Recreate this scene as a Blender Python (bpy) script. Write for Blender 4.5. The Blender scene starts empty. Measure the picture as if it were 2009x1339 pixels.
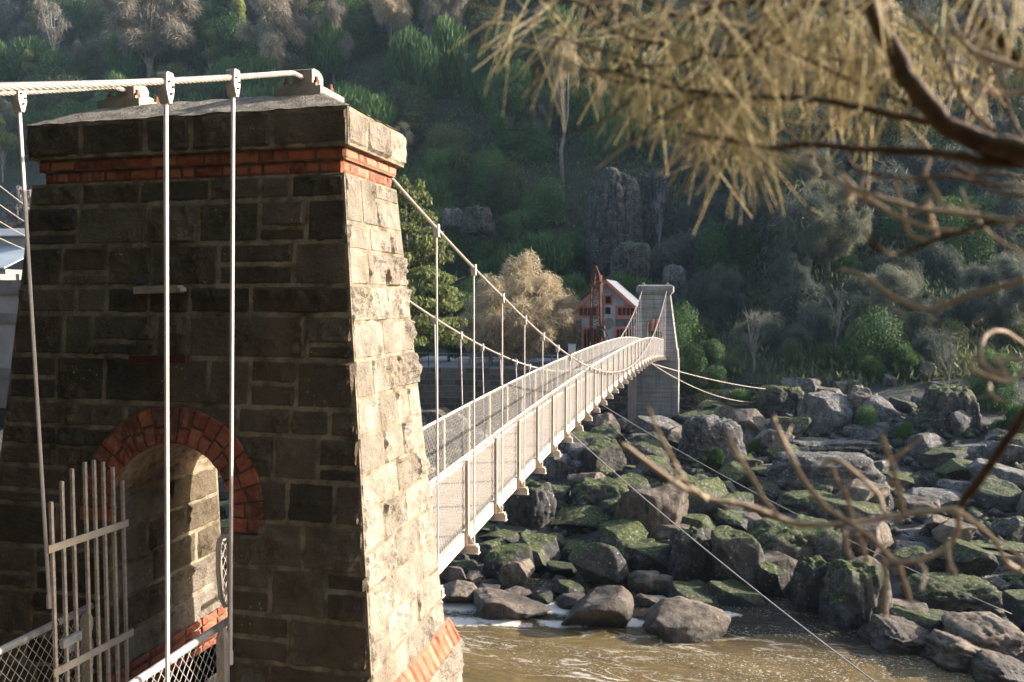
import bpy, bmesh, math, random
import numpy as np
from mathutils import Vector, Matrix, noise as mnoise

S = bpy.context.scene
COL = S.collection
RAD = math.radians
# ------------------------------------------------------------------ camera (eye at the world origin)
F_PX, YAW, PITCH = 1587.48, 0.246, math.atan((669.5 - 587.8) / 1587.48)
cam_d = bpy.data.cameras.new('camera')
cam_d.sensor_width = 36.0
cam_d.lens = 36.0 * F_PX / 2009.0
cam_d.clip_start, cam_d.clip_end = 0.05, 2000
cam_d.dof.use_dof = True
cam_d.dof.focus_distance = 9.0
cam_d.dof.aperture_fstop = 2.6
cam = bpy.data.objects.new('camera', cam_d)
COL.objects.link(cam)
cam.rotation_euler = (math.pi / 2 - PITCH, 0, YAW)
S.camera = cam
# ------------------------------------------------------------------ sky, sun, exposure
SUN_AZ, SUN_EL = RAD(23), RAD(21)            # azimuth from +X towards +Y
W = bpy.data.worlds.new('World'); S.world = W; W.use_nodes = True
wn = W.node_tree.nodes; bg = wn['Background']
sky = wn.new('ShaderNodeTexSky'); sky.sky_type = 'NISHITA'; sky.sun_disc = False
sky.sun_elevation = SUN_EL; sky.sun_rotation = math.pi / 2 - SUN_AZ
sky.air_density = 1.0; sky.dust_density = 2.0
W.node_tree.links.new(sky.outputs[0], bg.inputs[0]); bg.inputs[1].default_value = 0.15
sun_d = bpy.data.lights.new('sun', 'SUN'); sun_d.energy = 4.6; sun_d.angle = RAD(0.5); sun_d.color = (1.0, 0.91, 0.81)
sun = bpy.data.objects.new('sun', sun_d); COL.objects.link(sun)
to_sun = Vector((math.cos(SUN_EL) * math.cos(SUN_AZ), math.cos(SUN_EL) * math.sin(SUN_AZ), math.sin(SUN_EL)))
sun.rotation_euler = to_sun.to_track_quat('Z', 'Y').to_euler()
sun.location = to_sun * 150
S.view_settings.view_transform = 'Standard'; S.view_settings.look = 'None'
S.view_settings.gamma = 1.0; S.view_settings.exposure = 1.38
S.cycles.max_bounces = 6; S.cycles.diffuse_bounces = 4; S.cycles.transparent_max_bounces = 8

# ------------------------------------------------------------------ pixel -> point helpers (full size photo pixels)
_s, _c = math.sin(YAW), math.cos(YAW)
FWD = Vector((-_s * math.cos(PITCH), _c * math.cos(PITCH), -math.sin(PITCH)))
UPV = Vector((-_s * math.sin(PITCH), _c * math.sin(PITCH), math.cos(PITCH)))
RGT = Vector((_c, _s, 0))
def ray(u, v): return FWD + RGT * ((u - 1004.5) / F_PX) + UPV * ((669.5 - v) / F_PX)
def at_d(u, v, d): return ray(u, v) * d
def at_X(u, v, X): r = ray(u, v); return r * (X / r.x)
def at_Y(u, v, Y): r = ray(u, v); return r * (Y / r.y)
def at_Z(u, v, Z): r = ray(u, v); return r * (Z / r.z)
def lerp(a, b, t): return a + (b - a) * t
def interp(x, pts): return float(np.interp(x, [p[0] for p in pts], [p[1] for p in pts]))
def sstep(x, a, b):
    t = min(1, max(0, (x - a) / (b - a))); return t * t * (3 - 2 * t)
def fbm(x, y, z=0.0, o=4): return mnoise.fractal(Vector((x, y, z)), 1.0, 2.0, o)

# ------------------------------------------------------------------ materials
class NT:
    def __init__(s, name):
        s.m = bpy.data.materials.new(name); s.m.use_nodes = True
        s.t = s.m.node_tree; s.n = s.t.nodes; s.l = s.t.links
        s.b = s.n['Principled BSDF']; s.out = s.n['Material Output']
    def link(s, a, b): s.l.new(a, b)
    def pos(s): 
        return s.n.new('ShaderNodeNewGeometry').outputs['Position']
    def mapped(s, vec, scale):
        m = s.n.new('ShaderNodeMapping'); m.inputs['Scale'].default_value = scale; s.link(vec, m.inputs[0]); return m.outputs[0]
    def noise(s, vec, scale, detail=6, rough=0.6, dist=0.0):
        n = s.n.new('ShaderNodeTexNoise'); n.inputs['Scale'].default_value = scale; n.inputs['Detail'].default_value = detail
        n.inputs['Roughness'].default_value = rough; n.inputs['Distortion'].default_value = dist
        if vec is not None: s.link(vec, n.inputs['Vector'])
        return n.outputs['Fac']
    def voro(s, vec, scale, feat='F1'):
        n = s.n.new('ShaderNodeTexVoronoi'); n.feature = feat; n.inputs['Scale'].default_value = scale
        if vec is not None: s.link(vec, n.inputs['Vector'])
        return n.outputs['Distance']
    def ramp(s, fac, stops):
        r = s.n.new('ShaderNodeValToRGB'); e = r.color_ramp.elements
        while len(e) < len(stops): e.new(0.5)
        for k, (p, c) in enumerate(stops):
            e[k].position = p; e[k].color = (c, c, c, 1) if not hasattr(c, '__len__') else (*c, 1)
        s.link(fac, r.inputs[0]); return r.outputs[0]
    def mix(s, fac, a, b, mode='MIX'):
        m = s.n.new('ShaderNodeMix'); m.data_type = 'RGBA'; m.blend_type = mode
        if hasattr(fac, 'links'): s.link(fac, m.inputs[0])
        else: m.inputs[0].default_value = fac
        for v, k in ((a, 6), (b, 7)):
            if hasattr(v, 'links'): s.link(v, m.inputs[k])
            else: m.inputs[k].default_value = (*v, 1)
        return m.outputs[2]
    def math(s, op, a, b=0.0):
        m = s.n.new('ShaderNodeMath'); m.operation = op
        for v, k in ((a, 0), (b, 1)):
            if hasattr(v, 'links'): s.link(v, m.inputs[k])
            else: m.inputs[k].default_value = v
        return m.outputs[0]
    def nz(s):
        x = s.n.new('ShaderNodeSeparateXYZ'); s.link(s.n.new('ShaderNodeNewGeometry').outputs['Normal'], x.inputs[0]); return x.outputs[2]
    def pz(s):
        x = s.n.new('ShaderNodeSeparateXYZ'); s.link(s.pos(), x.inputs[0]); return x.outputs[2]
    def bump(s, h, strength=0.5, dist=0.02):
        b = s.n.new('ShaderNodeBump'); b.inputs['Strength'].default_value = strength; b.inputs['Distance'].default_value = dist
        s.link(h, b.inputs['Height']); s.link(b.outputs[0], s.b.inputs['Normal'])
    def rand(s): return s.n.new('ShaderNodeObjectInfo').outputs['Random']
    def attr(s, name):
        a = s.n.new('ShaderNodeAttribute'); a.attribute_name = name; return a.outputs['Fac']
    def col(s, c): 
        if hasattr(c, 'links'): s.link(c, s.b.inputs['Base Color'])
        else: s.b.inputs['Base Color'].default_value = (*c, 1)
    def rough(s, r):
        if hasattr(r, 'links'): s.link(r, s.b.inputs['Roughness'])
        else: s.b.inputs['Roughness'].default_value = r

def mat_mottle(name, c0, c1, scale=6, rough=0.8, bump=0.3, bscale=30, bdist=0.01, spec=0.3, metal=0.0):
    t = NT(name); p = t.pos()
    t.col(t.ramp(t.noise(p, scale), [(0.3, c0), (0.7, c1)])); t.rough(rough)
    t.b.inputs['Specular IOR Level'].default_value = spec; t.b.inputs['Metallic'].default_value = metal
    if bump: t.bump(t.noise(p, bscale), bump, bdist)
    return t.m

def mat_stone():
    t = NT('basalt_stone'); p = t.pos()
    n = t.noise(p, 3.5, 8, 0.65); a = t.attr('tint')
    c = t.ramp(n, [(0.27, (0.085, 0.070, 0.052)), (0.5, (0.265, 0.235, 0.195)), (0.72, (0.43, 0.395, 0.345))])
    c = t.mix(t.ramp(t.noise(p, 26, 4), [(0.3, 0.0), (0.7, 0.55)]), c, (0.30, 0.265, 0.215))
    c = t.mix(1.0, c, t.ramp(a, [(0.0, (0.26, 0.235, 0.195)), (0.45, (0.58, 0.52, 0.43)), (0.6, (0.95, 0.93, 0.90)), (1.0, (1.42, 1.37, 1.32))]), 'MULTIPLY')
    c = t.mix(t.ramp(t.noise(p, 1.3, 3), [(0.5, 0.0), (0.75, 0.6)]), c, (0.17, 0.125, 0.065))
    spot = t.math('MULTIPLY', t.ramp(t.voro(p, 22), [(0.12, 1.0), (0.20, 0.0)]), t.ramp(t.noise(p, 2.6, 2), [(0.60, 0.0), (0.68, 1.0)]))
    c = t.mix(spot, c, (0.52, 0.48, 0.36))
    t.col(c); t.rough(0.88); t.b.inputs['Specular IOR Level'].default_value = 0.2
    h = t.math('ADD', t.noise(p, 14, 8, 0.7), t.math('MULTIPLY', t.noise(p, 60, 4), 0.3))
    t.bump(h, 1.0, 0.045); return t.m
def mat_brick():
    t = NT('red_brick'); p = t.pos(); a = t.attr('tint')
    c = t.ramp(a, [(0.0, (0.12, 0.036, 0.021)), (0.35, (0.28, 0.064, 0.031)), (0.7, (0.41, 0.105, 0.05)), (1.0, (0.50, 0.19, 0.115))])
    c = t.mix(t.ramp(t.noise(p, 16, 6), [(0.42, 0.0), (0.75, 0.8)]), c, (0.34, 0.19, 0.12))
    c = t.mix(t.ramp(t.noise(p, 5, 4), [(0.52, 0.0), (0.72, 0.7)]), c, (0.06, 0.035, 0.022))
    t.col(c); t.rough(0.85); t.bump(t.noise(p, 40, 6), 0.6, 0.012); return t.m
def mat_rock(name, c0, c1, c2, moss, lichen, mosscol=(0.082, 0.098, 0.026)):
    t = NT(name); p = t.pos(); r = t.rand()
    n = t.noise(p, 1.6, 10, 0.68, 0.6)
    c = t.ramp(n, [(0.28, c0), (0.5, c1), (0.74, c2)])
    c = t.mix(1.0, c, t.ramp(r, [(0, (0.75, 0.74, 0.74)), (1, (1.25, 1.2, 1.12))]), 'MULTIPLY')
    streak = t.noise(t.mapped(p, (3.0, 3.0, 0.35)), 1.6, 5)
    c = t.mix(t.ramp(streak, [(0.5, 0.0), (0.72, 0.75)]), c, (0.022, 0.020, 0.018))
    if lichen:
        sp = t.math('MULTIPLY', t.ramp(t.voro(p, 5.0), [(0.16, 1.0), (0.26, 0.0)]), t.ramp(t.noise(p, 1.1, 3), [(0.50 - 0.08 * lichen, 0.0), (0.62, 1.0)]))
        c = t.mix(sp, c, (0.42, 0.42, 0.40))
        sp2 = t.math('MULTIPLY', t.ramp(t.noise(p, 7, 6), [(0.52, 0.0), (0.62, 1.0)]), t.ramp(t.nz(), [(0.35, 0.0), (0.8, 0.65 * min(1, lichen))]))
        c = t.mix(sp2, c, (0.36, 0.36, 0.35))
    if moss:
        mk = t.math('ADD', t.math('ADD', t.nz(), t.math('MULTIPLY', t.math('SUBTRACT', r, 0.5), 0.5)), t.math('MULTIPLY', t.math('SUBTRACT', t.noise(p, 2.6, 8, 0.7), 0.5), 1.9))
        mk = t.ramp(mk, [(0.62 - 0.35 * moss, 0.0), (0.80 - 0.25 * moss, 1.0)])
        mc = t.ramp(t.noise(p, 9, 6), [(0.3, tuple(k * 0.35 for k in mosscol)), (0.55, mosscol), (0.70, (0.31, 0.34, 0.265))])
        c = t.mix(mk, c, mc)
    wet = t.ramp(t.math('ADD', t.pz(), t.math('MULTIPLY', t.noise(p, 1.2, 3), 0.8)), [(0.0, 1.0), (1.0, 0.0)])
    wm = t.n.new('ShaderNodeMapRange'); wm.inputs[1].default_value = -10.1; wm.inputs[2].default_value = -9.3
    wm.inputs[3].default_value = 0.32; wm.inputs[4].default_value = 1.0
    t.link(t.math('ADD', t.pz(), t.math('MULTIPLY', t.noise(p, 1.2, 3), 0.9)), wm.inputs[0])
    cw = t.n.new('ShaderNodeCombineColor'); [t.link(wm.outputs[0], cw.inputs[k]) for k in range(3)]
    c = t.mix(1.0, c, cw.outputs[0], 'MULTIPLY')      # the wet band just above the water line
    t.col(c); t.rough(t.ramp(wm.outputs[0], [(0.3, 0.35), (1.0, 0.85)])); t.b.inputs['Specular IOR Level'].default_value = 0.35
    h = t.math('ADD', t.noise(p, 3.2, 10, 0.72, 0.4), t.math('MULTIPLY', t.voro(t.mapped(p, (1, 1, 1.7)), 1.7, 'DISTANCE_TO_EDGE'), 0.5))
    t.bump(h, 1.0, 0.22); return t.m
def mat_leaf(name, c0, c1, trans=0.35, var=0.5):
    t = NT(name); r = t.rand(); a = t.attr('tint')
    c = t.mix(a, c0, c1)
    lo, hi = 1 - var * 0.6, 1 + var * 0.7
    c = t.mix(1.0, c, t.ramp(r, [(0.0, (lo, lo * 1.02, lo * 1.05)), (0.5, (1, 1, 1)), (1.0, (hi * 1.05, hi * 0.98, hi * 0.85))]), 'MULTIPLY')
    t.col(c); t.rough(0.6); t.b.inputs['Specular IOR Level'].default_value = 0.15
    tr = t.n.new('ShaderNodeBsdfTranslucent'); t.link(c, tr.inputs[0])
    mx = t.n.new('ShaderNodeMixShader'); mx.inputs[0].default_value = trans
    t.link(t.b.outputs[0], mx.inputs[1]); t.link(tr.outputs[0], mx.inputs[2]); t.link(mx.outputs[0], t.out.inputs[0])
    return t.m

M = {}
M['stone'] = mat_stone(); M['brick'] = mat_brick()
M['mortar'] = mat_mottle('lime_mortar', (0.085, 0.060, 0.034), (0.40, 0.33, 0.235), 7, 0.95, 0.8, 60, 0.02)
M['brickjoint'] = mat_mottle('brick_joint_mortar', (0.10, 0.055, 0.035), (0.26, 0.16, 0.10), 9, 0.95, 0.6, 60, 0.01)
M['cream'] = mat_mottle('cream_paint', (0.50, 0.42, 0.34), (0.68, 0.60, 0.51), 9, 0.5, 0.15, 50, 0.004, 0.4)
def mat_paint(name, c0, c1, rust):
    t = NT(name); p = t.pos(); c = t.ramp(t.noise(p, 5), [(0.3, c0), (0.7, c1)])
    rs = t.ramp(t.noise(t.mapped(p, (9, 9, 2.2)), 2.2, 7, 0.7), [(0.60, 0.0), (0.72, rust)])
    c = t.mix(rs, c, (0.20, 0.095, 0.045)); c = t.mix(t.ramp(t.noise(p, 40, 5), [(0.55, 0.0), (0.75, 0.45)]), c, (0.26, 0.21, 0.16))
    t.col(c); t.rough(0.55); t.bump(t.noise(p, 50), 0.2, 0.004); return t.m
M['cream'] = mat_paint('cream_paint_rusty', (0.46, 0.39, 0.31), (0.66, 0.58, 0.49), 0.75)
M['tan'] = mat_paint('tan_paint_rusty', (0.41, 0.325, 0.24), (0.57, 0.47, 0.37), 0.8)
M['cable'] = mat_mottle('galvanised_cable', (0.27, 0.23, 0.195), (0.44, 0.385, 0.335), 14, 0.5, 0.2, 90, 0.003, 0.5)
M['rod'] = mat_mottle('painted_rod', (0.58, 0.50, 0.46), (0.74, 0.67, 0.63), 5, 0.42, 0.1, 60, 0.002, 0.5)
M['wire'] = mat_mottle('galvanised_wire', (0.32, 0.30, 0.275), (0.50, 0.47, 0.43), 20, 0.45, 0, spec=0.5)
M['steelgrey'] = mat_mottle('galvanised_pipe', (0.24, 0.24, 0.245), (0.46, 0.45, 0.44), 12, 0.45, 0.15, 60, 0.003, 0.5)
M['darkiron'] = mat_mottle('dark_iron', (0.03, 0.022, 0.018), (0.10, 0.06, 0.04), 25, 0.7, 0.3, 70, 0.004)
M['rust'] = mat_mottle('rusty_iron', (0.045, 0.020, 0.013), (0.17, 0.065, 0.035), 3, 0.85, 0.3, 40, 0.01)
M['boltrust'] = mat_mottle('rusty_bolt', (0.13, 0.055, 0.035), (0.24, 0.12, 0.08), 30, 0.8, 0.3, 90, 0.004)
M['timber'] = mat_mottle('weathered_timber', (0.24, 0.21, 0.17), (0.42, 0.37, 0.30), 7, 0.85, 0.5, 40, 0.01)
M['deck'] = mat_mottle('walkway_boards', (0.36, 0.28, 0.205), (0.54, 0.44, 0.34), 5, 0.85, 0.6, 70, 0.01)
M['redpaint'] = mat_mottle('faded_red_paint', (0.48, 0.13, 0.085), (0.62, 0.22, 0.15), 3, 0.7, 0.1, 30, 0.004)
M['ironplate'] = mat_mottle('old_red_iron', (0.05, 0.015, 0.012), (0.10, 0.03, 0.02), 9, 0.8, 0.4, 40, 0.006)
M['glass'] = mat_mottle('dark_window_glass', (0.012, 0.015, 0.018), (0.03, 0.035, 0.04), 2, 0.12, 0, spec=0.6)
M['dark'] = mat_mottle('dark_interior', (0.008, 0.008, 0.008), (0.016, 0.015, 0.014), 2, 0.9, 0)
M['white'] = mat_mottle('white_paint', (0.55, 0.56, 0.56), (0.70, 0.70, 0.70), 3, 0.6, 0)
M['bark'] = mat_mottle('grey_bark', (0.10, 0.085, 0.07), (0.24, 0.21, 0.18), 3, 0.9, 0.6, 14, 0.03)
M['palebark'] = mat_mottle('pale_bark', (0.15, 0.135, 0.12), (0.30, 0.27, 0.24), 2, 0.85, 0.4, 10, 0.02)
M['twigbark'] = mat_mottle('brown_branch_bark', (0.065, 0.038, 0.021), (0.18, 0.11, 0.062), 30, 0.75, 0.6, 120, 0.004)
M['twigpale'] = mat_mottle('pale_twig_bark', (0.42, 0.30, 0.20), (0.66, 0.52, 0.38), 30, 0.7, 0.3, 140, 0.002)
M['rock_mossy'] = mat_rock('mossy_boulder', (0.028, 0.027, 0.026), (0.088, 0.084, 0.079), (0.21, 0.205, 0.195), 0.26, 0.8)
M['rock_brown'] = mat_rock('brown_boulder', (0.060, 0.048, 0.038), (0.195, 0.160, 0.126), (0.36, 0.31, 0.26), 0.0, 0.0)
M['rock_pale'] = mat_rock('lichen_boulder', (0.050, 0.047, 0.043), (0.15, 0.142, 0.13), (0.31, 0.30, 0.285), 0.0, 1.2)
M['rock_dark'] = mat_rock('dark_boulder', (0.022, 0.021, 0.020), (0.060, 0.056, 0.052), (0.13, 0.125, 0.115), 0.35, 0.7)

# ------------------------------------------------------------------ mesh helpers
class MB:
    def __init__(s): s.v = []; s.f = []; s.mi = []; s.t = []
    def add(s, vs, fs, mi=0, tint=0.5):
        o = len(s.v); s.v.extend([tuple(p) for p in vs]); s.t.extend([tint] * len(vs))
        s.f.extend([tuple(i + o for i in f) for f in fs]); s.mi.extend([mi] * len(fs))
    def box(s, a, b, mi=0, tint=0.5):
        x0, y0, z0 = a; x1, y1, z1 = b
        s.hexa([(x0, y0, z0), (x1, y0, z0), (x1, y1, z0), (x0, y1, z0), (x0, y0, z1), (x1, y0, z1), (x1, y1, z1), (x0, y1, z1)], mi, tint)
    def hexa(s, p, mi=0, tint=0.5):
        s.add(p, [(3, 2, 1, 0), (4, 5, 6, 7), (0, 1, 5, 4), (1, 2, 6, 5), (2, 3, 7, 6), (3, 0, 4, 7)], mi, tint)
    def beam(s, a, b, w, h, mi=0, up=(0, 0, 1)):
        a, b = Vector(a), Vector(b); d = (b - a).normalized(); u = Vector(up)
        r = d.cross(u)
        if r.length < 1e-5: r = d.cross(Vector((0, 1, 0)))
        r.normalize(); u = r.cross(d).normalized(); r = r * (w / 2); u = u * (h / 2)
        s.hexa([a - r - u, a + r - u, b + r - u, b - r - u, a - r + u, a + r + u, b + r + u, b - r + u], mi)
    def tube(s, pts, rad, n=8, mi=0, cap=True, tint=0.5):
        pts = [Vector(p) for p in pts]; m = len(pts)
        rad = rad if hasattr(rad, '__len__') else [rad] * m
        ref = None; o = len(s.v)
        for k in range(m):
            d = (pts[min(k + 1, m - 1)] - pts[max(k - 1, 0)]).normalized()
            if ref is None:
                ref = d.cross(Vector((0.31, 0.17, 0.93)))
                if ref.length < 1e-3: ref = d.cross(Vector((1, 0, 0)))
            ref = (ref - d * ref.dot(d)).normalized(); q = d.cross(ref)
            for j in range(n):
                a = 2 * math.pi * j / n
                s.v.append(tuple(pts[k] + (ref * math.cos(a) + q * math.sin(a)) * rad[k])); s.t.append(tint)
        for k in range(m - 1):
            for j in range(n):
                a = o + k * n + j; b = o + k * n + (j + 1) % n
                s.f.append((a, b, b + n, a + n)); s.mi.append(mi)
        if cap:
            s.f.append(tuple(o + j for j in reversed(range(n)))); s.f.append(tuple(o + (m - 1) * n + j for j in range(n))); s.mi.extend([mi, mi])
    def cyl(s, a, b, r, n=10, mi=0): s.tube([a, b], r, n, mi)
    def build(s, name, mats, parent=None, smooth=False, loc=None):
        me = bpy.data.meshes.new(name); me.from_pydata(s.v, [], s.f)
        return finish(name, me, mats, parent, smooth, s.mi, s.t, loc)

def finish(name, me, mats, parent=None, smooth=False, mi=None, tint=None, loc=None):
    mats = mats if isinstance(mats, (list, tuple)) else [mats]
    for m in mats: me.materials.append(m)
    if mi is not None and len(mats) > 1: me.polygons.foreach_set('material_index', mi)
    if tint is not None:
        a = me.attributes.new('tint', 'FLOAT', 'POINT'); a.data.foreach_set('value', tint)
    if smooth: me.polygons.foreach_set('use_smooth', [True] * len(me.polygons))
    me.update()
    o = bpy.data.objects.new(name, me); COL.objects.link(o)
    if parent is not None: o.parent = parent; o.matrix_parent_inverse = Matrix.Translation(-Vector(parent.location))
    return o
def np_mesh(name, V, Fq, mats, tint=None, smooth=False, parent=None, k=4):
    V = np.asarray(V, dtype=np.float32); Fq = np.asarray(Fq, dtype=np.int32)
    me = bpy.data.meshes.new(name); me.vertices.add(len(V)); me.vertices.foreach_set('co', V.ravel())
    nf = len(Fq); me.loops.add(nf * k); me.loops.foreach_set('vertex_index', Fq.ravel())
    me.polygons.add(nf); me.polygons.foreach_set('loop_start', np.arange(nf, dtype=np.int32) * k)
    me.polygons.foreach_set('loop_total', np.full(nf, k, dtype=np.int32)); me.update(calc_edges=True); me.validate()
    return finish(name, me, mats, parent, smooth, None, None if tint is None else np.asarray(tint, dtype=np.float32))
def tag(o, label=None, cat=None, group=None, kind=None):
    if label: o['label'] = label
    if cat: o['category'] = cat
    if group: o['group'] = group
    if kind: o['kind'] = kind
    return o
def thing(name, label, cat, loc=(0, 0, 0), group=None):
    o = bpy.data.objects.new(name, None); COL.objects.link(o); o.location = loc; o.empty_display_size = 0.3
    return tag(o, label, cat, group)
def copy_tree(o, parent=None):
    c = o.copy(); COL.objects.link(c)
    if parent is not None: c.parent = parent
    for ch in list(o.children): copy_tree(ch, c)
    return c

# ------------------------------------------------------------------ ground heights
WATER = -10.5
def edge(X):                                  # where the far bank meets the water
    return interp(X, [(-60, 27.5), (-9, 27.3), (-2, 28.4), (3, 27.2), (7.5, 24.4), (12, 21.5), (30, 14), (60, 8)])
PROF = [(-14, -13), (-6, -12.6), (-1, -11.2), (0, -10.7), (2, -10.3), (10, -9.8), (20, -9.2), (27, -8.6), (33, -7.0), (38, -5.2), (43, -4.3), (48, -3.2), (60, 5), (90, 32), (130, 68), (150, 82), (260, 83)]
def h_far(X, Y):
    q = Y - min(edge(X), 28.4) if X < 8 else Y - edge(8) + (edge(8) - edge(X)) * max(0, 1 - (Y - 20) / 30)
    q -= 16 * sstep(X, 14, 55) * sstep(Y, 55, 80)            # the valley bends back on the right
    z = interp(q, PROF)
    z *= 1 + 0.10 * sstep(X, 40, 90) * (z > 0)  # extra height added on the right to shade the far hillside
    if X < -6.5 and Y > 40:                                  # the levelled terrace left of the far tower
        t = sstep(-X, 7.5, 10)
        ter = -5.35 if Y > 58.2 else z
        if 57.9 < Y < 74: z = lerp(z, -5.35, t)
        elif 40 < Y <= 57.9: z = lerp(z, min(z, -9.3), t)
        elif Y >= 74: z = lerp(z, max(-5.35, z - 2.2 * (1 - sstep(Y, 74, 92))), t)
    n = 0.35 if z < -3 else 1.3
    if -12.5 < z < -6.5 and q > -2: n = 0.9
    return z + n * fbm(X * 0.12, Y * 0.12, 3.1) * (1 if not (X < -9 and 57 < Y < 75) else 0.1)
def h_near(X, Y):
    out = max(-Y - 4, (-X - 1.15 * Y - 9) / 1.5, 0.0)          # unseen wooded bank, steepened behind and left of the viewpoint to block sky light
    up = min(1.6 * out, 30)
    if Y < 0: return -1.75 + 0.5 * min(-Y, 4) + up + 0.3 * fbm(X * .2, Y * .2)
    z = up + interp(Y, [(0, -1.75), (2, -2.9), (4, -4.2), (7, -5.0), (9, -6.6), (16, -12.6), (20, -13)])
    return z + 0.25 * fbm(X * 0.3, Y * 0.3)
def ground_z(X, Y): return h_near(X, Y) if Y < 14 and Y < edge(X) - 4 else max(h_far(X, Y), -13) if Y > edge(X) - 8 else -13
def on_ground(u, v, d0=20, d1=220):
    r = ray(u, v); d = d0; st = 0.25
    while d < d1:
        p = r * d
        if p.z < h_far(p.x, p.y): return p, d
        d += st
    return r * d1, d1
# ------------------------------------------------------------------ ground, river
def mat_ground():
    t = NT('rocky_ground'); p = t.pos()
    rock = t.ramp(t.noise(p, 0.9, 10, 0.7), [(0.3, (0.030, 0.028, 0.024)), (0.7, (0.14, 0.13, 0.115))])
    soil = t.ramp(t.noise(p, 2.2, 8, 0.7), [(0.3, (0.018, 0.022, 0.011)), (0.6, (0.045, 0.048, 0.022)), (0.8, (0.10, 0.085, 0.05))])
    m = t.n.new('ShaderNodeMapRange'); m.inputs[1].default_value = -7.0; m.inputs[2].default_value = -3.0
    t.link(t.pz(), m.inputs[0]); c = t.mix(m.outputs[0], rock, soil)
    sy = t.n.new('ShaderNodeSeparateXYZ'); t.link(p, sy.inputs[0]); nb = t.n.new('ShaderNodeMapRange'); nb.inputs[1].default_value = 17; nb.inputs[2].default_value = 13; t.link(sy.outputs[1], nb.inputs[0])
    t.col(t.mix(nb.outputs[0], c, t.ramp(t.noise(p, 3, 6), [(0.3, (0.012, 0.010, 0.007)), (0.7, (0.035, 0.028, 0.018))])))  # leaf litter of the near bank, darkened to bounce less light
    t.rough(0.92); t.bump(t.noise(p, 2.4, 10, 0.7), 1.0, 0.4); return t.m
def build_ground():
    xs = np.unique(np.concatenate([np.linspace(-195, -30, 60), np.linspace(-30, 40, 170), np.linspace(40, 110, 30)]))
    ys = np.unique(np.concatenate([np.linspace(-45, 0, 20), np.linspace(0, 20, 40), np.linspace(20, 80, 150), np.linspace(80, 190, 50)]))
    V = [(x, y, ground_z(x, y)) for y in ys for x in xs]; nx = len(xs)
    Fq = [(j * nx + i, j * nx + i + 1, (j + 1) * nx + i + 1, (j + 1) * nx + i) for j in range(len(ys) - 1) for i in range(nx - 1)]
    tag(np_mesh('ground', V, Fq, mat_ground(), smooth=True), kind='structure')
build_ground()

def mat_water():
    t = NT('river_water'); p = t.pos()
    pm = t.mapped(p, (0.42, 1.35, 1.0))
    c = t.ramp(t.noise(pm, 0.5, 5), [(0.3, (0.125, 0.086, 0.033)), (0.7, (0.205, 0.148, 0.064))])
    sep = t.n.new('ShaderNodeSeparateXYZ'); t.link(p, sep.inputs[0])
    def rng(src, a, b, lo=0.0, hi=1.0):
        m = t.n.new('ShaderNodeMapRange'); m.inputs[1].default_value = a; m.inputs[2].default_value = b
        m.inputs[3].default_value = lo; m.inputs[4].default_value = hi; t.link(src, m.inputs[0]); return m.outputs[0]
    deep = t.math('ADD', sep.outputs[1], t.math('MULTIPLY', t.noise(pm, 0.7, 3), 1.4))  # distance across the river, mask for the painted reflection
    c = t.mix(rng(deep, 25.2, 26.6), c, (0.030, 0.024, 0.012))        # dark reflection of the far rocks painted into the slack water
    rid = t.n.new('ShaderNodeTexNoise'); rid.inputs['Scale'].default_value = 1.05; rid.inputs['Detail'].default_value = 7; rid.inputs['Distortion'].default_value = 0.7
    t.link(pm, rid.inputs['Vector'])
    line = t.ramp(t.math('ABSOLUTE', t.math('SUBTRACT', rid.outputs['Fac'], 0.5)), [(0.0, 0.9), (0.026, 0.0)])
    patch = t.ramp(t.noise(pm, 0.30, 3), [(0.42, 0.0), (0.60, 1.0)])
    foam = t.math('MULTIPLY', line, t.math('MULTIPLY', patch, rng(sep.outputs[1], 26.5, 24.8)))
    foam = t.math('MULTIPLY', foam, t.ramp(t.noise(pm, 8, 4, 0.7), [(0.36, 0.0), (0.54, 1.0)]))
    sparkle = t.ramp(t.noise(t.mapped(p, (1, 1.7, 1)), 11, 3, 0.8), [(0.58, 0.0), (0.64, 1.0)])  # glints and sky reflections painted as pale flecks in the water colour
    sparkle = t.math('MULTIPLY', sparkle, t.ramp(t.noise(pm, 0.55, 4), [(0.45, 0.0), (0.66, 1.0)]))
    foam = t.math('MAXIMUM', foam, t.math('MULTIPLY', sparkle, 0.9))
    # white water pooled among the rocks below the bridge
    for (cx, cy, rx, ry) in FOAM:
        vx = t.math('POWER', t.math('DIVIDE', t.math('SUBTRACT', sep.outputs[0], cx), rx), 2.0)
        vy = t.math('POWER', t.math('DIVIDE', t.math('SUBTRACT', sep.outputs[1], cy), ry), 2.0)
        e = t.math('ADD', t.math('ADD', vx, vy), t.math('MULTIPLY', t.noise(p, 3.6, 8, 0.75), 3.2))
        foam = t.math('MAXIMUM', foam, rng(e, 2.5, 1.9, 0.0, 0.95))
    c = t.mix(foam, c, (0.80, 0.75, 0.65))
    t.col(c); t.rough(t.ramp(foam, [(0.0, 0.10), (0.6, 0.6)])); t.b.inputs['IOR'].default_value = 1.33
    h = t.math('ADD', t.math('MULTIPLY', t.noise(pm, 1.1, 3, 0.5, 1.0), 1.0), t.math('MULTIPLY', t.noise(pm, 6.0, 5, 0.65, 0.5), 0.5))
    t.bump(h, 0.9, 0.16); return t.m
FOAM = []
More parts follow.
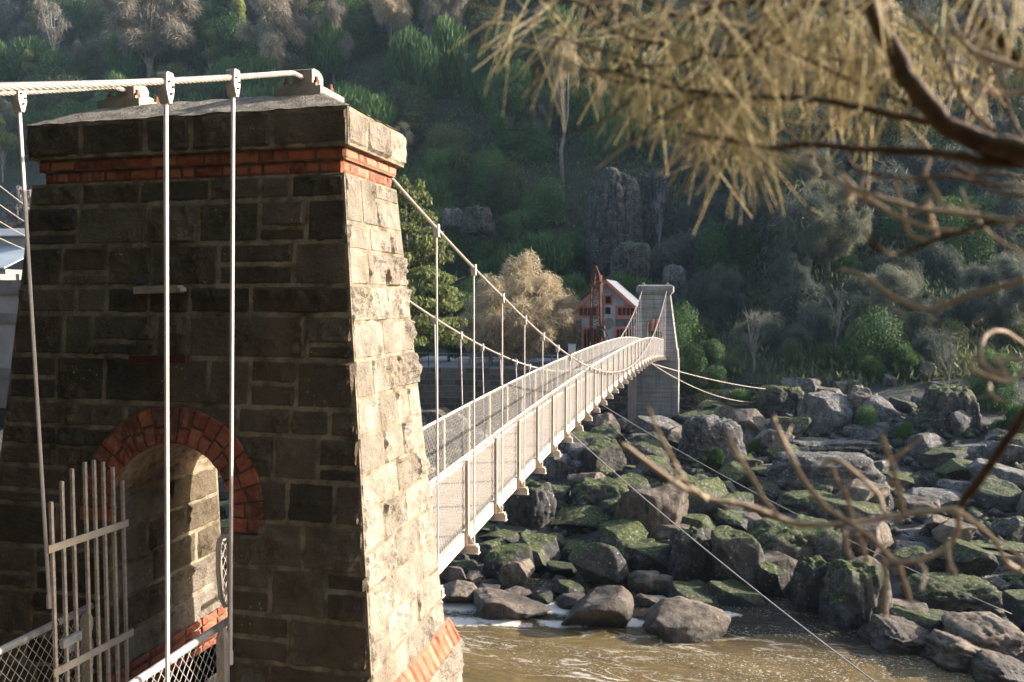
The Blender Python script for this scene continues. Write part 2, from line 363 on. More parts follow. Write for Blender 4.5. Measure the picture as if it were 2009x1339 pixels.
for u, v, a, b in ((905, 1188, 1.3, .55), (1100, 1197, .8, .45), (1150, 1180, .5, .5), (1290, 1172, .35, .2), (1240, 1222, .6, .3), (885, 1218, 1.1, .3), (985, 1222, .9, .25), (1100, 1226, .7, .25), (1420, 1205, .5, .2)):
    q = at_Z(u, v, WATER); FOAM.append((q.x, q.y, a * 1.3, b * 1.35))
def build_water():
    xs = np.linspace(-75, 70, 300); ys = np.linspace(9, 60, 150); V = []
    for y in ys:
        for x in xs:
            V.append((x, y, WATER + 0.05 * fbm(x * 0.5, y * 0.9, 0.7, 3)))
    nx = len(xs)
    Fq = [(j * nx + i, j * nx + i + 1, (j + 1) * nx + i + 1, (j + 1) * nx + i) for j in range(len(ys) - 1) for i in range(nx - 1)]
    tag(np_mesh('river', V, Fq, mat_water(), smooth=True), kind='structure')
build_water()

# ------------------------------------------------------------------ rough stone / brick patches
def stone(mb, fn, s0, s1, t0, t1, rough=0.026, bulge=0.010, res=0.024, gap=0.003, mi=0, tint=0.5, keep=None, seed=0.0):
    """one rock-faced stone; fn(s, t, h) maps face coordinates and height above the joint plane to a point"""
    s0 += gap; s1 -= gap; t0 += gap; t1 -= gap
    n = max(3, int((s1 - s0) / res)); m = max(3, int((t1 - t0) / res))
    vs = []
    o2 = seed * 7.31
    tilt_s, tilt_t = math.sin(seed * 12.9) * 0.006, math.cos(seed * 7.7) * 0.005
    for j in range(m + 1):
        for i in range(n + 1):
            a, b = i / n, j / m
            s = lerp(s0, s1, a); t = lerp(t0, t1, b)
            ed = min(a * (s1 - s0), (1 - a) * (s1 - s0), b * (t1 - t0), (1 - b) * (t1 - t0))
            k = min(1, ed / 0.011)
            wob = 0.013 * fbm(s * 9 + o2, t * 9, 2.0, 2) * (1 - k)
            h = bulge * (k ** 0.7) + k * (rough * 1.6 * fbm(s * 3.2 + o2, t * 3.2, seed, 5) - rough * 1.5 * max(0, abs(fbm(s * 5 + o2, t * 4, seed + 5, 4)) - .12) + rough * .7 * fbm(s * 18, t * 18 + o2, seed, 3)) + k * (tilt_s * (a - .5) * 2 + tilt_t * (b - .5) * 2)
            h = max(h, 0.003 + 0.4 * bulge * k)
            if ed < 1e-6: h = -0.012
            vs.append(fn(s + wob, t + wob, h))
    fs = []
    for j in range(m):
        for i in range(n):
            if keep is not None and not keep(lerp(s0, s1, (i + .5) / n), lerp(t0, t1, (j + .5) / m)): continue
            q = j * (n + 1) + i; fs.append((q, q + 1, q + n + 2, q + n + 1))
    if fs: mb.add(vs, fs, mi, tint)

# ------------------------------------------------------------------ near stone tower
ZT, ZC, ZB, ZF = 1.384, 1.109, 0.918, -6.6
def tX1(z): return -5.345 - 0.09 * (0.92 - z)
def tX2(z): return -2.615 + 0.09 * (0.92 - z)
def tYf(z): return 5.43 - 0.09 * (0.92 - z)
def tYb(z): return 6.42 + 0.055 * (0.92 - z)
AXC, ARI, ARO, ASP = -3.955, 0.515, 0.80, -1.595
tower = thing('stone_tower', 'near bridge tower of dark squared stone with red brick bands and an arched walkway', 'bridge tower', (-3.98, 5.9, -5))
rnd = random.Random(5)
def outline():
    pts = [(tX1(ZF), ZF), (AXC - ARI, ZF), (AXC - ARI, ASP)]
    for k in range(1, 20):
        a = math.pi - math.pi * k / 20; pts.append((AXC + ARI * math.cos(a), ASP + ARI * math.sin(a)))
    pts += [(AXC + ARI, ASP), (AXC + ARI, ZF), (tX2(ZF), ZF), (tX2(ZB), ZB), (tX1(ZB), ZB)]
    return pts
core = MB(); pl = outline(); n = len(pl)
core.add([(x, tYf(z), z) for x, z in pl] + [(x, tYb(z), z) for x, z in pl],
         [tuple(range(n)), tuple(reversed(range(n, 2 * n)))] + [((i + 1) % n, i, n + i, n + (i + 1) % n) for i in range(n)], 1)
fF = lambda s, z, h: (s, tYf(z) - h, z)
fR = lambda s, z, h: (tX2(z) + h, lerp(tYf(z), tYb(z), s), z)
fJ = lambda s, z, h: (AXC - ARI + h, lerp(tYf(z), tYb(z), s), z)         # left reveal of the arch, facing +X
fJ2 = lambda s, z, h: (AXC + ARI - h, lerp(tYf(z), tYb(z), s), z)
def keep_arch(s, z):
    if z > ASP: return math.hypot(s - AXC, z - ASP) > ARO - 0.03
    if z > ASP - 0.12: return abs(s - AXC) > ARO - 0.03
    return True
def lay(mb, fn, a_of, b_of, zt, zb, wmin, wmax, rnd, keep=None, tr=(0.0, 0.45), **kw):
    """one course of stones of uneven length; long ones may be split into two beds"""
    a, b = a_of, b_of; x = a
    while x < b - 1e-6:
        w = rnd.uniform(wmin, wmax)
        if b - (x + w) < wmin * 0.8: w = b - x
        r = rnd.random(); sd = rnd.uniform(0, 50)
        if r < 0.30 and zt - zb > 0.28:
            zm = lerp(zb, zt, rnd.choice([0.35, 0.5, 0.62]))
            stone(mb, fn, x, x + w, zb, zm, tint=rnd.uniform(*tr), seed=sd, keep=keep, **kw)
            stone(mb, fn, x, x + w, zm, zt, tint=rnd.uniform(*tr), seed=sd + 3, keep=keep, **kw)
        else:
            stone(mb, fn, x, x + w, zb, zt, tint=rnd.uniform(*tr), seed=sd, keep=keep, **kw)
        x += w
front_beds = [0.918, 0.735, 0.42, 0.10, -0.11, -0.44, -0.79, -0.99, -1.31, -1.61, -1.94, -2.28, -2.62, -2.84, -3.2, -3.6, -4.1, -4.7, -5.4, -6.2]
for zt, zb in zip(front_beds[:-1], front_beds[1:]):
    zm = (zt + zb) / 2
    if zb < ASP + .05:
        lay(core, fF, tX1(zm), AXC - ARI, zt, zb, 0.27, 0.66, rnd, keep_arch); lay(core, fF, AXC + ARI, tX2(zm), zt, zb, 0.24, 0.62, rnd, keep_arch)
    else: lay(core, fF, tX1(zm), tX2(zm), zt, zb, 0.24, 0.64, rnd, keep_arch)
beds = [0.918, 0.56, 0.36, 0.10, -0.17, -0.44, -0.72, -0.98, -1.26, -1.52, -1.80, -2.06, -2.34, -2.62, -2.90]
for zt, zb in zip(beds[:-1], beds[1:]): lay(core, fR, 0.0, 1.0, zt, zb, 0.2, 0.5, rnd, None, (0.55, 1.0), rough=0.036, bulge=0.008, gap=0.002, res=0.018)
for zt, zb in zip(beds[8:-1], beds[9:]): lay(core, fJ, 0.0, 1.0, zt, zb, 0.3, 0.6, rnd, None, (0.25, 0.62), rough=0.034, bulge=0.014); 
for zt, zb in zip(beds[8:-1], beds[9:]): lay(core, fJ2, 0.0, 1.0, zt, zb, 0.4, 0.7, rnd, None)
core.build('wall', [M['stone'], M['mortar']], tower)
# cap
cap = MB(); X1, X2, Y1, Y2 = -5.349, -2.551, 5.379, 6.474
ym = (Y1 + Y2) / 2; ZR = 1.60
e = 0.012
cap.hexa([(X1 + e, Y1 + e, ZC), (X2 - e, Y1 + e, ZC), (X2 - e, Y2 - e, ZC), (X1 + e, Y2 - e, ZC), (X1 + e, Y1 + e, ZT), (X2 - e, Y1 + e, ZT), (X2 - e, Y2 - e, ZT), (X1 + e, Y2 - e, ZT)], 1)
def cz(x, y):
    k = min((x - X1) / 0.42, (X2 - x) / 0.42, (y - Y1) / 0.42, (Y2 - y) / 0.42, 1)
    return ZT + (ZR - ZT) * max(0, k) + 0.010 * fbm(x * 6, y * 6, 1, 4)
nx, ny = 90, 36
cap.add([(lerp(X1, X2, i / nx), lerp(Y1, Y2, j / ny), cz(lerp(X1, X2, i / nx), lerp(Y1, Y2, j / ny))) for j in range(ny + 1) for i in range(nx + 1)],
        [(j * (nx + 1) + i, j * (nx + 1) + i + 1, (j + 1) * (nx + 1) + i + 1, (j + 1) * (nx + 1) + i) for j in range(ny) for i in range(nx)], 2)
cF = lambda s, z, h: (s, Y1 + 0.015 - h, z); cR = lambda s, z, h: (X2 - 0.015 + h, s, z); cL = lambda s, z, h: (X1 + 0.015 - h, s, z)
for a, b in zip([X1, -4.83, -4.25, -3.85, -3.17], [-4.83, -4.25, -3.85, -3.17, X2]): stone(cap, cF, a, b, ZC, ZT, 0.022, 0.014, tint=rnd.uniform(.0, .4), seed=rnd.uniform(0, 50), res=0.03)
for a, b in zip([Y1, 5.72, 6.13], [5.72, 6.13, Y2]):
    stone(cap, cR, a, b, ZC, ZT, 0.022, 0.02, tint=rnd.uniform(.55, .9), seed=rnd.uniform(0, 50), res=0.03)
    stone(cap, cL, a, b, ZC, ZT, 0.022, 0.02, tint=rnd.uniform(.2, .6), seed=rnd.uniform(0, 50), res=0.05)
M['captop'] = mat_mottle('weathered_cap_top', (0.16, 0.135, 0.105), (0.42, 0.37, 0.30), 9, 0.95, 1.0, 45, 0.03)
cap.build('cap', [M['stone'], M['mortar'], M['captop']], tower)
# two brick courses under the cap, each stepping in
for (zt, zb, inset) in ((1.109, 1.018, 0.055), (1.018, 0.918, 0.085)):
    bb = MB(); ax, bx, ay, by = X1 + inset, X2 - inset, Y1 + inset, Y2 - inset
    bb.box((ax + .012, ay + .012, zb + .001), (bx - .012, by - .012, zt - .001), 1)
    for fn, a, b in ((lambda s, z, h: (s, ay + 0.008 - h, z), ax, bx), (lambda s, z, h: (bx - 0.008 + h, s, z), ay, by), (lambda s, z, h: (ax + 0.008 - h, s, z), ay, by)):
        x = a
        while x < b - 1e-6:
            w = rnd.choice([0.115, 0.235]) if inset < .07 else rnd.choice([0.115, 0.115, 0.235])
            if b - x - w < 0.09: w = b - x
            stone(bb, fn, x, x + w, zb, zt, 0.006, 0.006, 0.02, 0.002, 0, rnd.uniform(0.15, 1), seed=rnd.uniform(0, 50)); x += w
    bb.build('brick_course', [M['brick'], M['brickjoint']], tower)
# brick arch: ring, soffit
ar = MB(); NB = 19
for k in range(-1, NB + 1):
    a0, a1 = math.pi * (1 - k / NB), math.pi * (1 - (k + 1) / NB)
    if 0 <= k < NB:
        fn = lambda s, t, h, a0=a0, a1=a1: (AXC + s * math.cos(lerp(a0, a1, t)), tYf(ASP + s * math.sin(lerp(a0, a1, t))) - 0.006 - h, ASP + s * math.sin(lerp(a0, a1, t)))
    else:
        zb_ = ASP - 0.115; x = -1 if k < 0 else 1
        fn = lambda s, t, h, x=x, zb_=zb_: (AXC + x * s, tYf(lerp(ASP, zb_, t)) - 0.006 - h, lerp(ASP, zb_, t)) if x > 0 else (AXC + x * s, tYf(lerp(zb_, ASP, t)) - 0.006 - h, lerp(zb_, ASP, t))
    key = k == NB // 2
    cuts = [ARI - 0.005, ARO] if key else ([ARI - 0.005, ARI + 0.15, ARO] if k % 2 else [ARI - 0.005, ARI + 0.12, ARO])
    for r0, r1 in zip(cuts[:-1], cuts[1:]):
        gp = 0.004
        vs, fs = [], []
        sd = rnd.uniform(0, 60); n_, m_ = 5, 5; PR = [0, .06, .34, .66, .94, 1]
        for j in range(m_ + 1):
            for i in range(n_ + 1):
                s = lerp(r0 + gp, r1 - gp, PR[i]); t = lerp(0.02, 0.98, PR[j])
                ed = i in (0, n_) or j in (0, m_)
                vs.append(fn(s, t, -0.02 if ed else 0.012 + 0.012 * fbm(s * 14 + sd, t * 2, sd, 3)))
        for j in range(m_):
            for i in range(n_): q = j * (n_ + 1) + i; fs.append((q, q + n_ + 1, q + n_ + 2, q + 1))
        ar.add(vs, fs, 0, rnd.choice([rnd.uniform(0, .4), rnd.uniform(0, .4), rnd.uniform(.4, .8)]))
# mortar ring behind
vs, fs = [], []
for k in range(41):
    a = math.pi * (1 - k / 40)
    for r in (ARI - .002, ARO): z = ASP + r * math.sin(a); vs.append((AXC + r * math.cos(a), tYf(z) - 0.004, z))
fs = [(2 * k, 2 * k + 1, 2 * k + 3, 2 * k + 2) for k in range(40)]
ar.add(vs, fs, 1)
ar.build('arch_ring', [M['brick'], M['brickjoint']], tower)
sf = MB()
M['soffit'] = mat_mottle('worn_soffit_brick', (0.20, 0.12, 0.07), (0.40, 0.28, 0.18), 9, 0.9, 0.6, 50, 0.012)
for k in range(17):
    a0, a1 = math.pi * (1 - k / 17), math.pi * (1 - (k + 1) / 17)
    fn = lambda s, t, h, a0=a0, a1=a1: ((lambda a, r: (AXC + r * math.cos(a), lerp(tYf(ASP + .3), tYb(ASP + .3), s), ASP + r * math.sin(a)))(lerp(a0, a1, t), ARI - h))
    y = 0.0
    while y < 0.999:
        w = min(rnd.choice([0.085, 0.165]), 1 - y)
        if 1 - y - w < 0.06: w = 1 - y
        vs, fs, sd = [], [], rnd.uniform(0, 60)
        for j in range(4):
            for i in range(4):
                s = lerp(y + 0.004, y + w - 0.004, i / 3); t = lerp(0.05, 0.95, j / 3)
                vs.append(fn(s, t, -0.01 if (i in (0, 3) or j in (0, 3)) else 0.008 + 0.006 * fbm(s * 9 + sd, t, sd, 2)))
        for j in range(3):
            for i in range(3): q = j * 4 + i; fs.append((q, q + 4, q + 5, q + 1))
        sf.add(vs, fs, 0); y += w
sf.build('arch_soffit', [M['soffit'], M['mortar']], tower, loc=None)
# sloping brick string course and wider plinth at the foot (sunlit side and front)
pb = MB()
for side in ('right',):
    zt, zb = -2.82, -3.02
    if side == 'right': fn = lambda s, z, h: (tX2(z) + 0.02 + 0.09 * (zt - z) / 0.2 + h, s, z); a, b = tYf(zb) - 0.06, tYb(zb) + 0.08
    elif side == 'front_r': fn = lambda s, z, h: (s, tYf(z) - 0.02 - 0.09 * (zt - z) / 0.2 - h, z); a, b = AXC + ARI, tX2(zb) + 0.1
    else: fn = lambda s, z, h: (s, tYf(z) - 0.02 - 0.09 * (zt - z) / 0.2 - h, z); a, b = tX1(zb) - 0.1, AXC - ARI
    x = a
    while x < b - 1e-6:
        w = min(0.118, b - x); stone(pb, fn, x, x + w, zb, zt, 0.006, 0.006, 0.02, 0.002, 0, rnd.uniform(0.6, 1), seed=rnd.uniform(0, 60)); x += w
pb.build('brick_string', [M['brick'], M['brickjoint']], tower)
pb = MB()
for (s, x0) in ((0, AXC - ARI),):
    fn = lambda s, z, h: (x0 + 0.02 + 0.02 + h, lerp(tYf(z), tYb(z), s), z)
    for zt2, zb2 in ((-2.86, -2.94), (-2.94, -3.02), (-3.02, -3.1), (-3.1, -3.18)):
        x = 0.0
        while x < 1 - 1e-6:
            w = min(0.15, 1 - x); stone(pb, fn, x, x + w, zb2, zt2, 0.006, 0.012, 0.03, 0.006, 0, rnd.uniform(0.2, .8), seed=rnd.uniform(0, 60)); x += w
pb.build('reveal_brickwork', [M['brick'], M['brickjoint']], tower)
pp = MB()
P0 = [(tX1(-3.02) - .10, tYf(-3.02) - .10), (AXC - ARI, tYf(-3.02) - .10), (AXC - ARI, tYb(-3.02) + .13), (tX1(-3.02) - .10, tYb(-3.02) + .13)]
P1 = [(AXC + ARI, tYf(-3.02) - .10), (tX2(-3.02) + .10, tYf(-3.02) - .10), (tX2(-3.02) + .10, tYb(-3.02) + .13), (AXC + ARI, tYb(-3.02) + .13)]
for P_ in (P0, P1): pp.hexa([(x, y, ZF - .3) for x, y in P_] + [(x, y, -3.02) for x, y in P_], 1)
for zt, zb in zip([-3.02, -3.35, -3.7, -4.1, -4.6, -5.2], [-3.35, -3.7, -4.1, -4.6, -5.2, -6]):
    lay(pp, lambda s, z, h: (tX2(-3.02) + .102 + h, s, z), P1[1][1], P1[2][1], zt, zb, 0.3, 0.6, rnd, None, (0.55, 1.0), rough=0.03, bulge=0.02)
pp.build('plinth', [M['stone'], M['mortar']], tower)
# old timber and iron plates left on the shaded face
q0, q1 = at_Y(263, 570, 5.28), at_Y(350, 567, 5.28)
b = MB(); b.beam((q0.x, 5.305, q0.z), (q1.x, 5.305, q1.z), 0.07, 0.055); b.beam((q1.x - .02, 5.30, q1.z - .01), (q1.x + .05, 5.27, q1.z - .005), 0.05, 0.03); b.build('timber_cleat', M['timber'], tower)
q0, q1 = at_Y(255, 705, 5.22), at_Y(365, 705, 5.22)
b = MB(); b.beam((q0.x, 5.235, q0.z), (q1.x, 5.235, q1.z), 0.05, 0.055); b.build('iron_plate', M['ironplate'], tower)
# cable saddles on the cap
def saddle(x, parent, zr, yc, sc=1.0, mi=None):
    s = MB(); s.box((x - .20 * sc, yc - .17 * sc, zr - .06), (x + .20 * sc, yc + .24 * sc, zr + .03 * sc))
    s.box((x - .145 * sc, yc - .14 * sc, zr + .03 * sc), (x + .145 * sc, yc + .17 * sc, zr + .062 * sc))
    hw, h0, h1 = .085 * sc, zr + .06 * sc, zr + .15 * sc
    prof = [(-.085, h0), (.10, h0), (.10, h1), (.075, h1 + .03 * sc), (.03, h1 + .045 * sc), (-.05, h1 + .045 * sc), (-.085, h1 + .03 * sc)]
    V = [(x + sx * hw, yc + y * sc, z) for sx in (-1, 1) for y, z in prof]; n = len(prof)
    s.add(V, [tuple(range(n)), tuple(reversed(range(n, 2 * n)))] + [((i + 1) % n, i, n + i, n + (i + 1) % n) for i in range(n)])
    o = s.build('saddle', M['timber'], parent)
    for sx in (-1, 1):
        for sy in (-1, 1):
            bt = MB(); cx_, cy_ = x + sx * .13 * sc, yc + .02 + sy * .12 * sc
            bt.cyl((cx_, cy_, zr + .03), (cx_, cy_, zr + .085 * sc), .026 * sc, 6); bt.cyl((cx_, cy_, zr + .08 * sc), (cx_, cy_, zr + .115 * sc), .014 * sc, 8)
            bt.build('bolt', M['boltrust'], o)
    return o
XSR, XSL = -3.163, -4.79
for x in (XSL, XSR): saddle(x, tower, 1.615, 5.93)
# ------------------------------------------------------------------ suspension footbridge
XR, XL = -3.319, -4.577
RZ = [(2.0, -2.36), (5.3, -2.35), (7, -2.31), (10.48, -2.17), (13.5, -2.04), (16.5, -1.95), (19.5, -1.905), (25, -1.84), (30, -1.80), (33, -1.80), (37, -1.845), (41, -1.945), (45, -2.09), (48, -2.26), (51.5, -2.47), (54.8, -2.70)]
_ry = np.array([p[0] for p in RZ]); _rz = np.array([p[1] for p in RZ]); _pf = np.polyfit(_ry[1:], _rz[1:], 6)
def rz(Y): return float(np.polyval(_pf, Y)) if Y > 5.3 else -2.35
def dz(Y): return rz(Y) - 1.06
YE = 55.0
_b0 = [at_X(u, v, XSR) for u, v in ((0, 170.5), (149, 168), (318, 161.5), (453, 151), (597, 141))]; _bf0 = np.polyfit([p.y for p in _b0], [p.z for p in _b0], 2)
ZS0 = float(np.polyval(_bf0, 5.66)) + .012
def cz_main(Y): t = Y - 5.93; return ZS0 + (1.835 - ZS0) * min(1, abs(t) / 6) + (-0.3291 - 0.005) * t + 0.006282 * t * t
_bs = [at_X(u, v, XSR) for u, v in ((0, 170.5), (149, 168), (318, 161.5), (453, 151), (597, 141))]
_by = np.array([p.y for p in _bs]); _bz = np.array([p.z for p in _bs]); _bf = np.polyfit(_by, _bz, 2)
def cz_back(Y):
    if Y >= _by[0]: return float(np.polyval(_bf, Y))
    return float(np.polyval(_bf, _by[0]) + (Y - _by[0]) * (2 * _bf[0] * _by[0] + _bf[1]))
bridge = thing('suspension_bridge', 'cream suspension footbridge with mesh sides crossing the gorge between two towers', 'footbridge', (-3.95, 5.9, -3.3))
def cable_path(x, step):
    ys = np.arange(-3.0, 5.66, step); pts = [Vector((x, y, cz_back(y))) for y in ys]
    for y in np.arange(5.70, 6.2, 0.06): pts.append(Vector((x, y, ZS0 + .004 - 0.03 * abs(y - 5.93))))
    for y in np.arange(6.3, 55.72, step if step > .1 else 0.3): pts.append(Vector((x, y, cz_main(y))))
    return pts
def resample(pts, step):
    out = [pts[0]]; acc = 0
    for a, b in zip(pts[:-1], pts[1:]):
        L = (b - a).length
        if L < 1e-9: continue
        d = step - acc
        while d <= L: out.append(a.lerp(b, d / L)); d += step
        acc = L - (d - step)
    return out
def main_cable(x):
    base = cable_path(x, 0.15)
    base = [p + Vector((0, 0, .03 * sstep(5.4 - p.y, 0, 2) if x == XSL else 0)) for p in base]
    mb = MB(); near = [p for p in base if p.y < 19]; far = [p for p in base if p.y > 18.9]
    R = 0.0205; pts = resample(near, 0.02); pitch = 0.30
    mb.tube(pts[::6], R * 0.66, 6)
    for k in range(7):
        sp = []
        for i, p in enumerate(pts):
            t = (pts[min(i + 1, len(pts) - 1)] - pts[max(i - 1, 0)]).normalized()
            r = t.cross(Vector((1, 0, 0))).normalized(); q = t.cross(r)
            a = 2 * math.pi * (k / 7 + i * 0.02 / pitch)
            sp.append(p + (r * math.cos(a) + q * math.sin(a)) * R * 0.66)
        mb.tube(sp, R * 0.36, 5)
    mb.tube(far, R, 8)
    return mb.build('main_cable', M['cable'], bridge, smooth=True)
cab = [main_cable(XSR), main_cable(XSL)]
def hanger(top, bot, r=0.0135, big=True):
    top, bot = Vector(top), Vector(bot)
    mb = MB(); mb.tube([top - Vector((0, 0, .10 if big else .06)), bot], r, 8)
    mb.tube([bot + Vector((0, 0, .05)), bot - Vector((0, 0, .05))], r * 1.5, 6)
    o = mb.build('hanger', M['rod'], bridge, smooth=False)
    c = MB(); w, h = (.034, .13) if big else (.030, .10)
    prof = [(-w, .035), (-w * .7, .05), (w * .7, .05), (w, .035), (w, -h * .45), (w * .35, -h), (-w * .35, -h), (-w, -h * .45)]; n = len(prof)
    V = [(top.x + sx * .033, top.y + y, top.z + z) for sx in (-1, 1) for y, z in prof]
    c.add(V, [tuple(range(n)), tuple(reversed(range(n, 2 * n)))] + [((i + 1) % n, i, n + i, n + (i + 1) % n) for i in range(n)])
    co = c.build('clamp', M['rod'], o)
    if big:
        b = MB()
        for y, z in ((-.017, .012), (.017, -.012), (0, -.055)):
            b.cyl((top.x - .046, top.y + y, top.z + z - .02), (top.x + .046, top.y + y, top.z + z - .02), .0075, 6)
        b.build('clamp_bolt', M['darkiron'], o)
    return o
# side span rods near the camera
for (u, v, x, bu, bv, bx) in ((325, 175, XSR, 325, 1420, -3.28), (457, 160, XSR, 452, 1290, -3.30), (37, 188, XSL, 97, 1180, -4.62)):
    p = at_X(u, v, x); y = p.y; b = at_X(bu, bv, bx); hanger((x, y, cz_back(y)), (b.x, b.y, max(b.z, -3.3) if bv < 1300 else -3.25))
# posts, cross beams, hangers of the main span
post_y = [7.48 + 1.5 * k for k in range(32)]
post_y = [y for y in post_y if y < 54.6]
def post(x, y, sgn):
    top, bot = rz(y) - 0.035, dz(y) - 0.13
    mb = MB(); w = .038
    V = []
    for z, k in ((bot, 1), (top - .07, 1), (top, .35)):
        V += [(x + sgn * .035, y - w * k, z), (x + sgn * .075, y - w * k, z), (x + sgn * .075, y + w * k, z), (x + sgn * .035, y + w * k, z)]
    F_ = [(3, 2, 1, 0), (8, 9, 10, 11)]
    for a in (0, 4): F_ += [(a + i, a + (i + 1) % 4, a + 4 + (i + 1) % 4, a + 4 + i) for i in range(4)]
    mb.add(V, F_)
    o = mb.build('rail_post', M['tan'], bridge)
    ft = MB(); a, b_ = (x + sgn * .02, x + sgn * .20) if sgn > 0 else (x + sgn * .20, x + sgn * .02)
    ft.box((a, y - .05, bot - .025), (b_, y + .05, bot + .0))
    ft.hexa([(x + sgn * .076, y - .012, bot), (x + sgn * .15, y - .012, bot), (x + sgn * .15, y + .012, bot), (x + sgn * .076, y + .012, bot),
             (x + sgn * .076, y - .012, bot + .13), (x + sgn * .085, y - .012, bot + .13), (x + sgn * .085, y + .012, bot + .13), (x + sgn * .076, y + .012, bot + .13)])
    ft.build('foot', M['tan'], o); return o
for y in post_y:
    post(XR, y, 1); post(XL, y, -1)
    zb = dz(y) - .155
    cb = MB(); cb.box((XL - .22, y - .035, zb - .09), (XR + .22, y + .035, zb - .002)); cb.box((XL - .23, y - .055, zb - .102), (XR + .23, y + .055, zb - .09))
    cb.build('cross_beam', M['cream'], bridge)
    hanger((XSR, y, cz_main(y)), (XR + .155, y, zb - .05), .0115, False)
    hanger((XSL, y, cz_main(y)), (XL - .155, y, zb - .05), .0115, False)
yy = np.arange(6.75, YE + .01, 0.5)
for x in (XR, XL):
    hr = MB(); hr.tube([(x, y, rz(y)) for y in yy], 0.026, 8)
    for y in post_y: hr.tube([(x, y - .012, rz(y - .012)), (x, y + .012, rz(y + .012))], .0295, 8, 1)
    hr.build('handrail', [M['cream'], M['darkiron']], bridge, smooth=True)
def sweep(mb, sec, ys, zf):
    n = len(sec); o = [(x, y, zf(y) + z) for y in ys for x, z in sec]
    F_ = [(k * n + i, k * n + (i + 1) % n, (k + 1) * n + (i + 1) % n, (k + 1) * n + i) for k in range(len(ys) - 1) for i in range(n)]
    mb.add(o, F_ + [tuple(reversed(range(n))), tuple((len(ys) - 1) * n + i for i in range(n))])
for sx, x in ((1, XR), (-1, XL)):
    mb = MB(); a, b_ = x - .03, x + .03
    sweep(mb, [(a, -.155), (b_, -.155), (b_, .035), (a, .035)], yy, dz); mb.build('edge_beam', M['cream'], bridge)
dk = MB(); y = 6.6; kk = 0
while y < YE:
    dk.hexa([(XL + .04, y, dz(y) - .045), (XR - .04, y, dz(y) - .045), (XR - .04, y + .142, dz(y + .142) - .045), (XL + .04, y + .142, dz(y + .142) - .045),
             (XL + .04, y, dz(y) - .01), (XR - .04, y, dz(y) - .01), (XR - .04, y + .142, dz(y + .142) - .01), (XL + .04, y + .142, dz(y + .142) - .01)], 0, random.Random(kk).random())
    y += .15; kk += 1
for x in (-4.3, -3.6): sweep(dk, [(x - .03, -.15), (x + .03, -.15), (x + .03, -.05), (x - .03, -.05)], yy, dz)
dk.build('deck', M['deck'], bridge)
def chain_link(fn, s0, s1, t0, t1, pitch, r, slope=0.62, knots=None):
    """woven diamond mesh: two families of slanted wires, fn(s, t) -> point"""
    mb = MB(); H = t1 - t0; run = H * slope
    for fam in (1, -1):
        s = s0 - run
        while s < s1 + run:
            a, b_ = (s, s + run) if fam > 0 else (s + run, s)
            ta, tb = 0.0, 1.0
            lo, hi = (a, b_) if a < b_ else (b_, a)
            def clipt(val): return (val - a) / (b_ - a)
            e0, e1 = clipt(s0), clipt(s1)
            e0, e1 = min(e0, e1), max(e0, e1)
            ta, tb = max(0, e0), min(1, e1)
            if tb - ta > 0.02:
                p, q = fn(lerp(a, b_, ta), t0 + H * ta), fn(lerp(a, b_, tb), t0 + H * tb)
                off = Vector((0.002 * fam, 0, 0)); mb.tube([Vector(p) + off, Vector(q) + off], r, 3, cap=False)
            s += pitch
    return mb
for x in (XR, XL):
    mb = chain_link(lambda s, t, x=x: (x, s, dz(s) + t), 6.7, YE, 0.03, 1.04, 0.078, 0.0026)
    mb.build('mesh_panel', M['wire'], bridge)
# guy ropes that steady the deck
def rope(name, pts, r, label, m='wire', mb=None):
    mb = MB(); mb.tube(pts, r, 6); return tag(mb.build(name, M[m], None, smooth=True), label, 'wire rope', 'guy ropes')
def sag(a, b, s, n=24):
    a, b = Vector(a), Vector(b); return [a.lerp(b, k / n) - Vector((0, 0, s * 4 * (k / n) * (1 - k / n))) for k in range(n + 1)]
def deck_pt(u, v): p = at_X(u, v, XR + .2); return p
w1 = deck_pt(1120, 850); w2 = deck_pt(1182, 795)
rope('guy_rope', sag(w1, at_d(1745, 1360, 11.0), 0.12), .011, 'steel guy rope from the bridge deck down across the brown water')
rope('guy_rope', sag(w2, at_d(1985, 1205, 17.0), 0.25), .011, 'steel guy rope from the bridge deck passing over the mossy boulders')
w3 = Vector((XR + .2, 50.5, dz(50.5) - .15)); w3 = deck_pt(1277, 713)
rope('guy_rope', sag(w3, at_d(1575, 768, 60), 0.35), .021, 'upper pale guy rope from the far bridge end to the rocks', 'cream')
rope('guy_rope', sag(w3, at_d(1540, 782, 59), 0.95), .018, 'lower sagging guy rope from the far bridge end to the rocks', 'cream')

